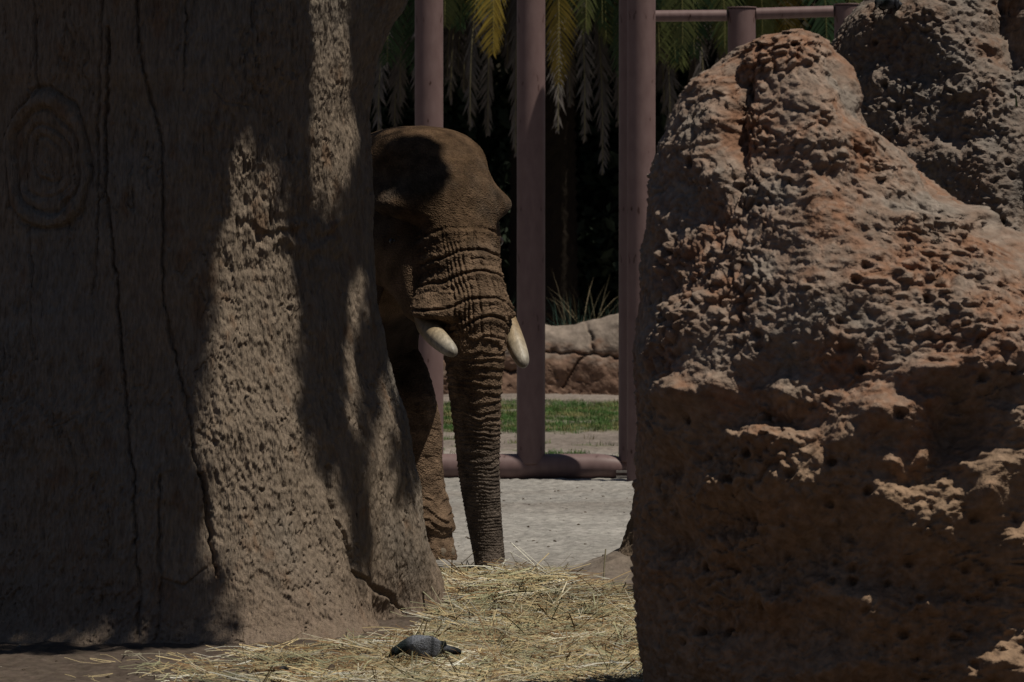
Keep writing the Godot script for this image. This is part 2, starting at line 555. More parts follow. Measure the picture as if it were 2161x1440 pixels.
func palm() -> void:
	var root := thing("palm_tree", "thick palm with green and yellowed fronds and a skirt of hanging grey dead fronds", "palm tree", Vector3(0.45, 0, -58.5))
	# trunk with old leaf bases
	var p := PackedVector3Array()
	var nz := cells(41, 5.0)
	for j in 90:
		var y := 7.2 * j / 89.0
		for i in 48:
			var a := TAU * i / 48.0
			var r := 0.52 - 0.02 * y + 0.5 * smoothstep(5.6, 6.8, y) - 0.35 * smoothstep(6.9, 7.2, y)
			var k := fposmod(a / TAU * 12.0 + floorf(y / 0.16) * 0.5, 1.0)
			var f := fposmod(y / 0.16, 1.0)
			r += 0.07 * f * (1.0 - absf(k - 0.5) * 1.6) + 0.02 * nz.get_noise_3d(cos(a), y, sin(a))
			p.append(Vector3(cos(a) * r, y, sin(a) * r))
	var tm := ArrayMesh.new()
	sheet(tm, 48, 90, p, true, PackedColorArray(), M.palm_bark)
	put("trunk", tm, root)
	var crown := Vector3(0, 7.0, 0)
	var green := Color(0.03, 0.06, 0.025)
	var lime := Color(0.095, 0.108, 0.035)
	var gold := Color(0.24, 0.17, 0.03)
	var grey := Color(0.085, 0.075, 0.07)
	# fronds whose ends hang into view: end point relative to the palm's foot, width, colours
	var ends := [
		[-1.35, 5.0, 3.9, 0.42, green, lime], [-0.70, 4.62, 4.1, 0.46, lime, gold], [0.18, 4.25, 3.8, 0.36, lime, gold], [0.55, 4.95, 3.6, 0.40, green, lime],
		[1.02, 4.40, 3.2, 0.40, green, green], [-2.15, 4.55, 3.0, 0.50, green, green], [1.85, 4.75, 3.6, 0.44, green, lime], [2.02, 4.62, 3.3, 0.40, green, green],
		[2.45, 4.70, 3.0, 0.42, green, lime], [3.0, 4.9, 2.4, 0.5, green, lime], [3.9, 4.75, 2.2, 0.5, green, green], [4.3, 4.6, 1.6, 0.5, green, lime],
		[-1.75, 4.4, 2.6, 0.46, green, green], [1.25, 4.3, 2.6, 0.38, green, lime], [-3.1, 4.6, 1.8, 0.5, green, green], [3.4, 4.6, 1.2, 0.5, green, gold]]
	for f in ends:
		var e := Vector3(f[0], f[1], f[2])
		var out := Vector3(e.x, 0, e.z)
		frond(root, crown, Vector3(out.x * 1.02, 8.7, out.z * 1.02), e - Vector3(0, 0.12, 0), f[3] * 1.25, f[4], f[5], 0.05, 150)
	# dead skirt
	var dead := [[-2.28, 3.45, 2.6], [-1.72, 3.7, 2.9], [-1.02, 3.55, 2.9], [-0.78, 3.50, 2.5], [-0.40, 3.18, 2.8], [0.18, 3.5, 3.0], [0.55, 3.42, 2.6], [0.80, 2.86, 2.4], [1.02, 3.55, 2.2], [1.72, 3.35, 2.6], [-2.0, 3.9, 2.0], [1.4, 3.8, 2.0], [2.2, 3.7, 2.1], [0.35, 3.9, 2.0], [-1.3, 3.9, 1.9], [2.6, 3.6, 1.4], [-0.1, 3.9, 2.2]]
	for d in dead:
		var e := Vector3(d[0], d[1] + rnd(-0.05, 0.05), d[2])
		var out := Vector3(e.x, 0, e.z) * 1.05
		frond(root, crown - Vector3(0, 0.5, 0), Vector3(out.x, 6.9, out.z), e, 0.36, grey, grey * 1.4, rnd(0.6, 0.85), 190)
	for i in 30:
		var az := rnd(0.15, PI - 0.15)
		var rr := rnd(1.2, 2.4)
		var e := Vector3(cos(az) * rr * 1.5, rnd(3.5, 4.7), sin(az) * rr)
		frond(root, crown - Vector3(0, 0.7, 0), Vector3(e.x, 6.6, e.z), e, rnd(0.28, 0.42), grey * rnd(0.5, 0.9), grey * rnd(0.8, 1.2), rnd(0.55, 0.85), 150)
	for i in 26:
		var az := rnd(0.1, PI - 0.1)
		var e := Vector3(cos(az) * 3.2, rnd(4.35, 5.1), sin(az) * 2.8 + 0.4)
		frond(root, crown, Vector3(e.x * 0.95, 8.5, e.z * 0.95), e, rnd(0.45, 0.6), green, green if i % 3 else lime, 0.08, 130)
	# the rest of the crown, above and behind
	for i in 34:
		var az := -PI + PI * fposmod(i / 34.0 * 2.6, 1.0)
		var el := rnd(0.1, 1.2)
		var r := rnd(2.6, 4.2)
		var b := Vector3(cos(az) * cos(el) * r * 0.7, 7.0 + sin(el) * r * 0.9 + 0.6, sin(az) * cos(el) * r * 0.7)
		var e := Vector3(cos(az) * r, 5.9 + rnd(0.0, 1.8) + el, sin(az) * r)
		frond(root, crown, b, e, rnd(0.42, 0.55), green, lime if rng.randf() < 0.3 else green, 0.05, 60)

func leaf_clump(n: int, rad: float, leaf: float, mt: Material) -> ArrayMesh:
	var st := SurfaceTool.new()
	st.begin(Mesh.PRIMITIVE_TRIANGLES)
	for i in n:
		var at := Vector3(rnd(-1, 1), rnd(-1, 1), rnd(-1, 1)) * rad
		var b := rand_basis()
		var l := leaf * rnd(0.7, 1.3)
		var w := l * 0.27
		var sh := rnd(0.8, 1.2)
		st.set_color(Color(sh, sh, sh))
		var s: Vector3 = at - b.y * l * 0.5
		var t: Vector3 = at + b.y * l * 0.5
		var u: Vector3 = at + b.x * w + b.z * w * 0.4
		var v: Vector3 = at - b.x * w + b.z * w * 0.4
		for q in [s, u, t, s, t, v]:
			st.add_vertex(q)
	st.generate_normals()
	var m := st.commit()
	m.surface_set_material(0, mt)
	return m

func leafy(root: Node3D, mesh: Mesh, n: int, at: Vector3, r: Vector3, col: Color, shell := 0.45) -> void:
	var xf := []
	var cs := []
	var lump := fnl(rng.randi() % 9999, 0.9, FastNoiseLite.TYPE_SIMPLEX_SMOOTH, 2)
	for i in n:
		var d := Vector3(rnd(-1, 1), rnd(-1, 1), rnd(-1, 1))
		while d.length() > 1.0 or d.length() < 0.05:
			d = Vector3(rnd(-1, 1), rnd(-1, 1), rnd(-1, 1))
		d = d.normalized() * lerpf(shell, 1.0, rng.randf()) * (1.0 + 0.35 * lump.get_noise_3dv(d * 2.0))
		xf.append(Transform3D(rand_basis().scaled(Vector3.ONE * rnd(0.7, 1.3)), at + d * r))
		cs.append(col * rnd(0.7, 1.35))
	scatter("crown", mesh, xf, cs, root)

func backdrop_plants() -> void:
	var dark_bank := ArrayMesh.new()  # dark bank added behind the plants to keep the gaps black and skyless
	var p := PackedVector3Array()
	var c := PackedColorArray()
	var n := fnl(51, 0.25, FastNoiseLite.TYPE_SIMPLEX_SMOOTH, 4)
	for j in 30:
		for i in 90:
			var x := -60.0 + 120.0 * i / 89.0
			var v := j / 29.0
			p.append(Vector3(x, -0.3 + 7.0 * smoothstep(0.0, 0.6, v) + 0.7 * n.get_noise_2d(x, v * 12.0) * v, -66.0 - v * 22.0))
			c.append(Color(0.035, 0.028, 0.02))
	sheet(dark_bank, 90, 30, p, false, c, M.soil, Vector3(0, 1, 0.5))
	put("added_dark_bank", dark_bank).set_meta("kind", "structure")
	var clump := leaf_clump(26, 0.32, 0.20, M.leaf)
	var deep := Color(0.04, 0.055, 0.035)
	var rows := [
		["dense dark shrub left of the palm's trunk", Vector3(-3.6, 1.5, -60.0), Vector3(1.7, 1.9, 1.3)],
		["dense dark shrub hiding the foot of the palm", Vector3(0.0, 1.3, -60.8), Vector3(1.8, 1.8, 1.1)],
		["dense dark shrub right of the palm's trunk", Vector3(3.2, 1.6, -60.2), Vector3(1.9, 1.9, 1.3)],
		["tall dark bush at the back beyond the elephant's head", Vector3(-1.8, 3.4, -62.5), Vector3(2.2, 2.4, 1.2)],
		["tall dark bush at the back between the second bar and the gate post", Vector3(1.9, 3.4, -62.8), Vector3(2.2, 2.4, 1.2)],
		["tall dark bush at the back over the fence rail", Vector3(5.6, 3.0, -62.0), Vector3(2.2, 3.0, 1.4)],
		["tall dark bush at the back behind the trunk's right edge", Vector3(-5.6, 3.0, -62.0), Vector3(2.2, 3.0, 1.4)]]
	for r in rows:
		var t := thing("shrub", r[0], "shrub", Vector3(r[1].x, 0, r[1].z), "dark shrubs behind the wall")
		var stem := ArrayMesh.new()
		for k in 3:
			var a := TAU * k / 3.0
			tube(stem, [Vector3(0.1 * cos(a), -0.1, 0.1 * sin(a)), Vector3(0.3 * cos(a), r[1].y * 0.6, 0.25 * sin(a)), Vector3(0.7 * cos(a), r[1].y * 1.2, 0.4 * sin(a))], [0.06, 0.045, 0.02], 8, M.palm_bark)
		put("stem", stem, t)
		leafy(t, clump, 900, Vector3(0, r[1].y, 0), r[2], deep)
	var big := leaf_clump(30, 0.5, 0.26, M.leaf)
	var trees := [["broad dark tree standing behind the palm", Vector3(0.5, 9.6, -63.5), Vector3(5.5, 3.0, 4.6)], ["broad dark tree standing behind the left bars of the gate", Vector3(-6.0, 9.0, -61.5), Vector3(5.0, 3.2, 5.0)], ["broad dark tree standing behind the fence on the right", Vector3(7.0, 9.0, -61.5), Vector3(5.4, 3.2, 5.2)]]
	for r in trees:
		var t := thing("broad_tree", r[0], "tree", Vector3(r[1].x, 0, r[1].z), "trees behind the wall")
		var tr := ArrayMesh.new()
		tube(tr, [Vector3(0, -0.1, 0), Vector3(0.1, 2.5, 0), Vector3(0, 5.5, 0.1), Vector3(0.3, 9.0, 0)], [0.34, 0.26, 0.2, 0.08], 14, M.palm_bark)
		for k in 5:
			var a := TAU * k / 5.0
			tube(tr, [Vector3(0, 5.0, 0), Vector3(1.2 * cos(a), 6.8, 1.2 * sin(a)), Vector3(3.0 * cos(a), 8.4, 2.8 * sin(a))], [0.14, 0.1, 0.03], 8, M.palm_bark)
		put("trunk", tr, t)
		leafy(t, big, 2600, Vector3(0, r[1].y, 0), r[2], Color(0.03, 0.05, 0.02), 0.2)
	# long grass tufts just behind the wall
	var tufts := [[-0.25, 0.75, 1.25, Color(0.03, 0.06, 0.045), "dark blue-green grass tuft behind the wall, left of the second bar"], [0.75, 0.8, 1.1, Color(0.035, 0.065, 0.05), "dark blue-green grass tuft behind the wall, beside the second bar"], [1.25, 0.9, 1.0, Color(0.035, 0.06, 0.045), "dark blue-green grass tuft behind the wall, beside the gate post"], [0.98, 0.85, 1.45, Color(0.16, 0.13, 0.08), "dry brown arching grass tuft behind the middle of the wall"], [-1.2, 0.7, 1.1, Color(0.03, 0.055, 0.04), "dark grass tuft behind the wall, behind the elephant"]]
	for d in tufts:
		var st := SurfaceTool.new()
		st.begin(Mesh.PRIMITIVE_TRIANGLES)
		for i in 170 if d[3].r < 0.1 else 45:
			blade(st, Vector3(rnd(-0.2, 0.2), 0, rnd(-0.15, 0.15)), d[2] * rnd(0.6, 1.15), rnd(-PI, PI), rnd(0.15, 1.5), 0.016, d[3] * rnd(0.6, 1.4), 6)
		st.generate_normals()
		var m := st.commit()
		m.surface_set_material(0, M.blade)
		tag(put("grass_tuft", m, self, Vector3(d[0], 0.15, -53.4)), d[4], "grass tuft", "grass tufts behind the wall")

# ---------------------------------------------------------------- steel gate and fence
func pipe(mesh: ArrayMesh, a: Vector3, b: Vector3, r: float, sides := 40) -> void:
	tube(mesh, [a, a.lerp(b, 0.004), a.lerp(b, 0.5), a.lerp(b, 0.996), b], [r * 0.97, r, r, r, r * 0.97], sides, M.paint, [], Vector3(0.2, 0.1, 1))

func gate() -> void:
	var g := thing("steel_gate", "tall mauve steel pipe gate with upright bars and a thick bottom rail behind the elephant", "gate", Vector3(0, 0, -34))
	for x in [-2.40, -1.55, -0.694, 0.159]:
		var m := ArrayMesh.new()
		pipe(m, Vector3(x, 0.12, 0), Vector3(x, 4.75, 0), 0.119)
		put("upright_bar", m, g)
	var m2 := ArrayMesh.new()
	pipe(m2, Vector3(1.005, 0.14, 0), Vector3(1.005, 4.75, 0), 0.112)
	put("end_upright", m2, g)
	var m3 := ArrayMesh.new()
	tube(m3, [Vector3(-2.6, 0.10, 0), Vector3(0, 0.10, 0), Vector3(0.72, 0.10, 0), Vector3(0.86, 0.095, 0), Vector3(0.94, 0.085, 0), Vector3(0.975, 0.075, 0)], [0.108, 0.108, 0.108, 0.098, 0.078, 0.05], 40, M.paint)
	put("bottom_rail", m3, g)
	var m4 := ArrayMesh.new()
	pipe(m4, Vector3(-2.6, 4.7, 0), Vector3(1.1, 4.7, 0), 0.108)
	put("top_rail", m4, g)
	for y in [0.035, 0.075]:
		var bm := BoxMesh.new()
		bm.size = Vector3(0.12, 0.016, 0.05)
		bm.material = M.steel
		put("hinge_plate", bm, g, Vector3(0.93, y - 0.01, 0.12))
	var post := thing("gate_post", "tall mauve steel gate post standing in front of the gate's end, beside the rock", "post", Vector3(1.066, 0, -33.5))
	var pm := ArrayMesh.new()
	pipe(pm, Vector3(0, -0.1, 0), Vector3(0, 5.2, 0), 0.117)
	put("pipe", pm, post)
	var fence := thing("pipe_fence", "mauve pipe fence with capped posts and a thin top rail beyond the rocks", "fence", Vector3(0, 0, -34))
	for x in [1.92, 2.81, 3.75, 4.7]:
		var fm := ArrayMesh.new()
		var top: float = 3.935 + 0.03 * (x - 1.92)
		pipe(fm, Vector3(x, -0.1, 0), Vector3(x, top, 0), 0.117)
		var o := put("post", fm, fence)
		var cm := ArrayMesh.new()
		pipe(cm, Vector3(x, top - 0.002, 0), Vector3(x, top + 0.01, 0), 0.123)
		put("cap", cm, o)
	for s in [[1.17, 1.80, 3.87, 3.875], [2.037, 2.69, 3.89, 3.91], [2.93, 3.63, 3.93, 3.95], [3.87, 4.6, 3.95, 3.97]]:
		var rm := ArrayMesh.new()
		pipe(rm, Vector3(s[0], s[2], 0), Vector3(s[1], s[3], 0), 0.048, 28)
		put("top_rail", rm, fence)

# ---------------------------------------------------------------- the massive trunk on the left
const TREE := Vector3(-1.95, 0, -21.9)
var tree_r := [[-0.1, 1.70], [0.0, 1.62], [0.06, 1.575], [0.154, 1.55], [0.306, 1.515], [0.508, 1.472], [0.686, 1.44], [0.888, 1.404], [1.065, 1.366], [1.217, 1.316], [1.395, 1.278], [1.572, 1.248], [1.774, 1.215], [2.03, 1.19], [2.28, 1.183], [2.53, 1.17], [2.787, 1.178], [2.96, 1.216], [3.14, 1.29], [3.29, 1.39], [3.7, 1.55], [4.3, 1.60], [4.7, 1.35], [4.85, 0.9], [4.9, 0.1]]

func lit_patch(x: float, y: float) -> bool:     # where the crown has gaps, by where their light lands on the trunk
	for e in [[-0.945, 2.85, 0.10, 0.72], [-0.97, 3.3, 0.10, 0.55], [-1.325, 2.27, 0.12, 0.26], [-1.42, 2.62, 0.015, 0.12], [-1.33, 1.9, 0.19, 0.25], [-1.32, 1.55, 0.22, 0.35], [-1.36, 1.05, 0.24, 0.42], [-1.25, 0.45, 0.36, 0.5], [-0.83, 1.45, 0.0, 0.42], [-0.66, 0.85, 0.0, 0.5], [-0.50, 0.35, 0.06, 0.35], [-0.7, 0.15, 0.4, 0.2]]:
		if pow((x - e[0]) / (e[2] + 0.07), 2.0) + pow((y - e[1]) / (e[3] + 0.12), 2.0) < 1.0:
			return true
	return false

func big_trunk() -> void:
	var root := thing("giant_tree", "giant pale-brown tree trunk with cracked bark and a ringed knot, filling the picture's side", "tree", TREE)
	var th := spread([[-20.0, 140.0, 480], [140.0, 340.0, 56]])
	var ys := spread([[-0.06, 3.4, 500], [3.4, 4.91, 34]])
	var n_long := fnl(61, 1.0, FastNoiseLite.TYPE_SIMPLEX_SMOOTH, 3)
	var n_rid := fnl(62, 1.0, FastNoiseLite.TYPE_SIMPLEX_SMOOTH, 4)
	var n_fib := fnl(63, 1.0, FastNoiseLite.TYPE_SIMPLEX_SMOOTH, 3)
	var n_lump := fnl(64, 3.2, FastNoiseLite.TYPE_SIMPLEX_SMOOTH, 4)
	var n_pit := cells(65, 26.0)
	var n_wob := fnl(66, 2.4, FastNoiseLite.TYPE_SIMPLEX_SMOOTH, 3)
	var n_col := fnl(67, 0.8, FastNoiseLite.TYPE_SIMPLEX_SMOOTH, 4)
	var V := func(px: float, py: float) -> Vector2: return Vector2((px - 1080.0) / 414.0, 2.03 - (py - 499.0) / 414.0)
	var cracks := [
		[[V.call(285, -10), V.call(300, 130), V.call(335, 280), V.call(345, 400), V.call(345, 620), V.call(365, 720), V.call(398, 850), V.call(428, 1000)], 0.010, 0.035],
		[[V.call(430, 1000), V.call(440, 1060), V.call(466, 1210)], 0.014, 0.06],
		[[V.call(215, -10), V.call(205, 480), V.call(195, 620)], 0.008, 0.025], [[V.call(228, 60), V.call(224, 400), V.call(240, 560), V.call(268, 800), V.call(290, 1000), V.call(312, 1330)], 0.010, 0.04],
		[[V.call(62, -10), V.call(75, 200)], 0.008, 0.03], [[V.call(60, 480), V.call(70, 760)], 0.007, 0.02], [[V.call(392, -10), V.call(389, 190)], 0.008, 0.03],
		[[V.call(130, -10), V.call(133, 90)], 0.006, 0.02], [[V.call(345, 1000), V.call(350, 1340)], 0.010, 0.035], [[V.call(440, 180), V.call(470, 215), V.call(520, 222)], 0.005, 0.012],
		[[V.call(690, 990), V.call(700, 1100), V.call(745, 1210), V.call(840, 1330)], 0.012, 0.03], 
		[[V.call(120, 900), V.call(150, 890), V.call(180, 872)], 0.006, 0.015], [[V.call(350, 1210), V.call(400, 1225), V.call(440, 1190)], 0.012, 0.02]]
	var knot: Vector2 = V.call(95, 340)
	var p := PackedVector3Array()
	var c := PackedColorArray()
	for y in ys:
		var r_flank := tab(tree_r, y)
		var r_front := minf(r_flank, 1.19) if y > 2.3 else r_flank
		var flare := exp(-maxf(y, 0.0) / 0.30)
		for td in th:
			var a := deg_to_rad(td)
			var dir := Vector3(cos(a), 0, sin(a))
			var r := lerpf(r_front, r_flank, gauss(td, 13.0))
			# root lobes: front right, right, with a hollow between
			r += flare * (0.16 * gauss(td - 62.0, 17.0) - 0.20 * gauss(td - 24.0, 9.0) + 0.05 * gauss(td - 4.0, 8.0) + 0.10 * gauss(td - 115.0, 25.0) + 0.10 * gauss(td - 200.0, 25.0) + 0.12 * gauss(td - 285.0, 25.0))
			r += exp(-maxf(y, 0.0) / 0.9) * (0.06 * gauss(td - 60.0, 14.0) - 0.07 * gauss(td - 30.0, 10.0))
			# buttress folds on the right edge
			r += 0.035 * gauss(td - 14.0, 4.0) * smoothstep(1.9, 1.0, y) * smoothstep(0.1, 0.5, y)
			var b := TREE + dir * r + Vector3(0, y, 0)
			var q := Vector3(b.x, y, b.z)
			var wx := 0.05 * n_wob.get_noise_3dv(q)
			var d := 0.055 * n_long.get_noise_3d(q.x * 2.2, y * 0.7, q.z * 2.2)
			var coarse := clampf(0.55 + 1.2 * n_col.get_noise_3d(q.x * 1.1 + 9.0, y * 0.8, q.z * 1.1), 0.15, 1.0)
			var rid := n_rid.get_noise_3d((q.x + wx) * 20.0, y * 2.0, (q.z + wx) * 20.0)
			d += 0.030 * coarse * (0.35 - absf(rid)) * 1.4
			d += 0.011 * n_fib.get_noise_3d((q.x + wx * 0.5) * 46.0, y * 5.0, q.z * 46.0)
			d += 0.013 * n_lump.get_noise_3dv(q)
			var slit := n_rid.get_noise_3d((q.x + wx) * 8.0 + 5.0, y * 0.8, (q.z + wx) * 8.0)
			d -= 0.014 * exp(-pow(slit / 0.035, 2.0)) * smoothstep(-0.1, 0.25, n_wob.get_noise_3d(q.x, y * 0.5, q.z + 4.0))
			var col_k := 1.0
			if dir.z > 0.0 and y < 3.4:
				# pitted, lumpy plaster in the middle
				var mid := smoothstep(-1.62, -1.42, q.x) * smoothstep(-0.75, -1.0, q.x)
				d += 0.009 * mid * (-n_pit.get_noise_3d(q.x, y * 0.8, q.z) - 0.4)
				d += 0.011 * mid * sin(y * 42.0 + 7.0 * n_lump.get_noise_3d(q.x * 1.5, y, q.z)) * gauss(y - 2.02, 0.13)
				for cr in cracks:
					var pl: Array = cr[0]
					if absf(q.x - pl[0].x) > 0.5:
						continue
					var dd := line_dist(q.x + wx * 0.35 + 0.010 * n_fib.get_noise_2d(y * 14.0, q.x), y, pl)
					var w: float = cr[1]
					w *= 0.55 + 0.9 * absf(n_wob.get_noise_2d(y * 1.4, pl[0].x * 9.0)) + 0.3 * n_fib.get_noise_2d(y * 9.0, 4.0)
					w = maxf(w, 0.002)
					d -= cr[2] * exp(-pow(dd / w, 2.0)) - 0.006 * exp(-pow(dd / (w * 4.0), 2.0))
				var kx := (q.x - knot.x + wx * 0.6) / 0.205
				var ky := (y - knot.y + wx * 0.6) / 0.325
				var kr := sqrt(kx * kx + ky * ky)
				if kr < 1.6:
					var f := smoothstep(1.4, 0.95, kr)
					var lump := n_lump.get_noise_3d(q.x * 1.6, y * 1.6, 2.0)
					kr += 0.12 * lump
					d += f * (0.010 * sin(kr * 24.0 + 3.0 * lump) * (0.6 + lump) + 0.012) + 0.026 * gauss(kr - 0.98, 0.09) - 0.032 * gauss(kr - 0.84, 0.035) - 0.03 * gauss(kr - 1.13, 0.03) - 0.022 * gauss(kr - 0.60, 0.03) - 0.02 * gauss(kr - 0.36, 0.03)
			p.append(b + dir * d - TREE)
			var t := n_col.get_noise_3d(q.x, y * 0.6, q.z)
			var t2 := n_lump.get_noise_3d(q.x * 1.6, y * 0.9, q.z * 1.6)
			var col := Color(0.262, 0.206, 0.158).lerp(Color(0.243, 0.21, 0.178), smoothstep(-0.2, 0.4, t))
			col = col.lerp(Color(0.20, 0.11, 0.06), 0.5 * smoothstep(0.25, 0.6, t2))
			col = col.lerp(Color(0.25, 0.185, 0.14), smoothstep(0.5, 0.0, y) * 0.7)
			c.append(col * (1.0 + 0.25 * rid) * col_k)
	var mesh := ArrayMesh.new()
	sheet(mesh, th.size(), ys.size(), p, true, c, M.bark)
	put("trunk", mesh, root)
	# limbs over the frame, and an unseen leaf crown added to shade chosen spots
	var limbs := [
		[Vector3(0.4, 4.0, -0.5), Vector3(1.0, 5.4, -1.0), Vector3(1.3, 6.6, -1.6), Vector3(1.4, 7.8, -2.2)], [Vector3(-0.7, 4.0, 0.4), Vector3(-1.5, 5.4, 1.2), Vector3(-1.9, 6.6, 2.4), Vector3(-1.8, 7.8, 3.6)],
		[Vector3(-0.6, 4.0, -0.4), Vector3(-1.9, 5.4, -0.8), Vector3(-3.2, 6.6, -0.6), Vector3(-4.4, 7.8, -0.2)], [Vector3(0.3, 4.0, -0.6), Vector3(0.8, 5.6, -1.6), Vector3(1.2, 7.0, -2.8), Vector3(1.5, 8.2, -3.8)]]
	for l in limbs:
		var lm := ArrayMesh.new()
		tube(lm, l, [0.55, 0.32, 0.18, 0.05], 18, M.bark, [Color(0.26, 0.2, 0.15), Color(0.26, 0.2, 0.15), Color(0.26, 0.2, 0.15), Color(0.26, 0.2, 0.15)])
		put("limb", lm, root)
	var sun := SUN.normalized()
	var xf := []
	var cs := []
	for i in 15000:
		var hit: Vector3
		var kind := rng.randf()
		if kind < 0.80:
			var y := rnd(0.0, 4.6)
			var a := deg_to_rad(rnd(-45.0, 150.0))
			var rr := tab(tree_r, y)
			hit = TREE + Vector3(cos(a), 0, sin(a)) * (lerpf(minf(rr, 1.19), rr, gauss(rad_to_deg(a), 13.0)) if y > 2.3 else rr) + Vector3(0, y, 0)
			var wob := 0.05 * n_wob.get_noise_3d(hit.x * 2.0, y * 2.0, 1.0)
			if lit_patch(hit.x + wob, y + wob):
				continue
		elif kind < 0.88:
			hit = Vector3(rnd(-5.5, -1.45), 0, rnd(-20.9, -19.75))
			hit.z -= maxf(0.0, (hit.x + 2.2)) * 0.5
			if Vector2(hit.x - TREE.x, hit.z - TREE.z).length() < 1.68:
				continue
		elif kind < 0.92:
			# shade that falls across the elephant's temple and cheek
			var e := Vector2(rnd(-1, 1), rnd(-1, 1))
			if e.length() > 1.0:
				continue
			hit = Vector3(-0.70 + e.x * 0.12, 2.385 + e.y * 0.045 + e.x * 0.06, -24.7) if i % 4 else Vector3(-0.58 + e.x * 0.03, 2.25 + e.y * 0.08, -24.6)
		else:
			hit = TREE + Vector3(rnd(-5.0, 1.0), 0, rnd(-4.5, -0.5))
			hit.y = 2.0
		var top := rnd(6.0, 9.6)
		var at := hit + sun * (top - hit.y) / sun.y
		xf.append(Transform3D(rand_basis().scaled(Vector3.ONE * rnd(0.7, 1.2)), at - TREE))
		cs.append(Color(0.04, 0.075, 0.025) * rnd(0.7, 1.4))
	scatter("crown", leaf_clump(9, 0.085, 0.11, M.leaf), xf, cs, root)  # leaves placed only along sun rays, shaping the shade below

# ---------------------------------------------------------------- the elephant
const EO := Vector3(-0.53, 0, -25.0)
const EF := Vector3(0.53, 0, 0.848)
const EL := Vector3(0.848, 0, -0.53)

func head(l: float, y: float, f: float) -> Vector3:
	return EO + EL * l + EF * f + Vector3(0, y, 0)

func cap_dist(q: Vector3, k: Array) -> float:
	var a: Vector3 = k[0]
	var ab: Vector3 = k[1] - a
	var t := clampf((q - a).dot(ab) / ab.length_squared(), 0.0, 1.0)
	return q.distance_to(a + ab * t) - lerpf(k[2], k[3], t)

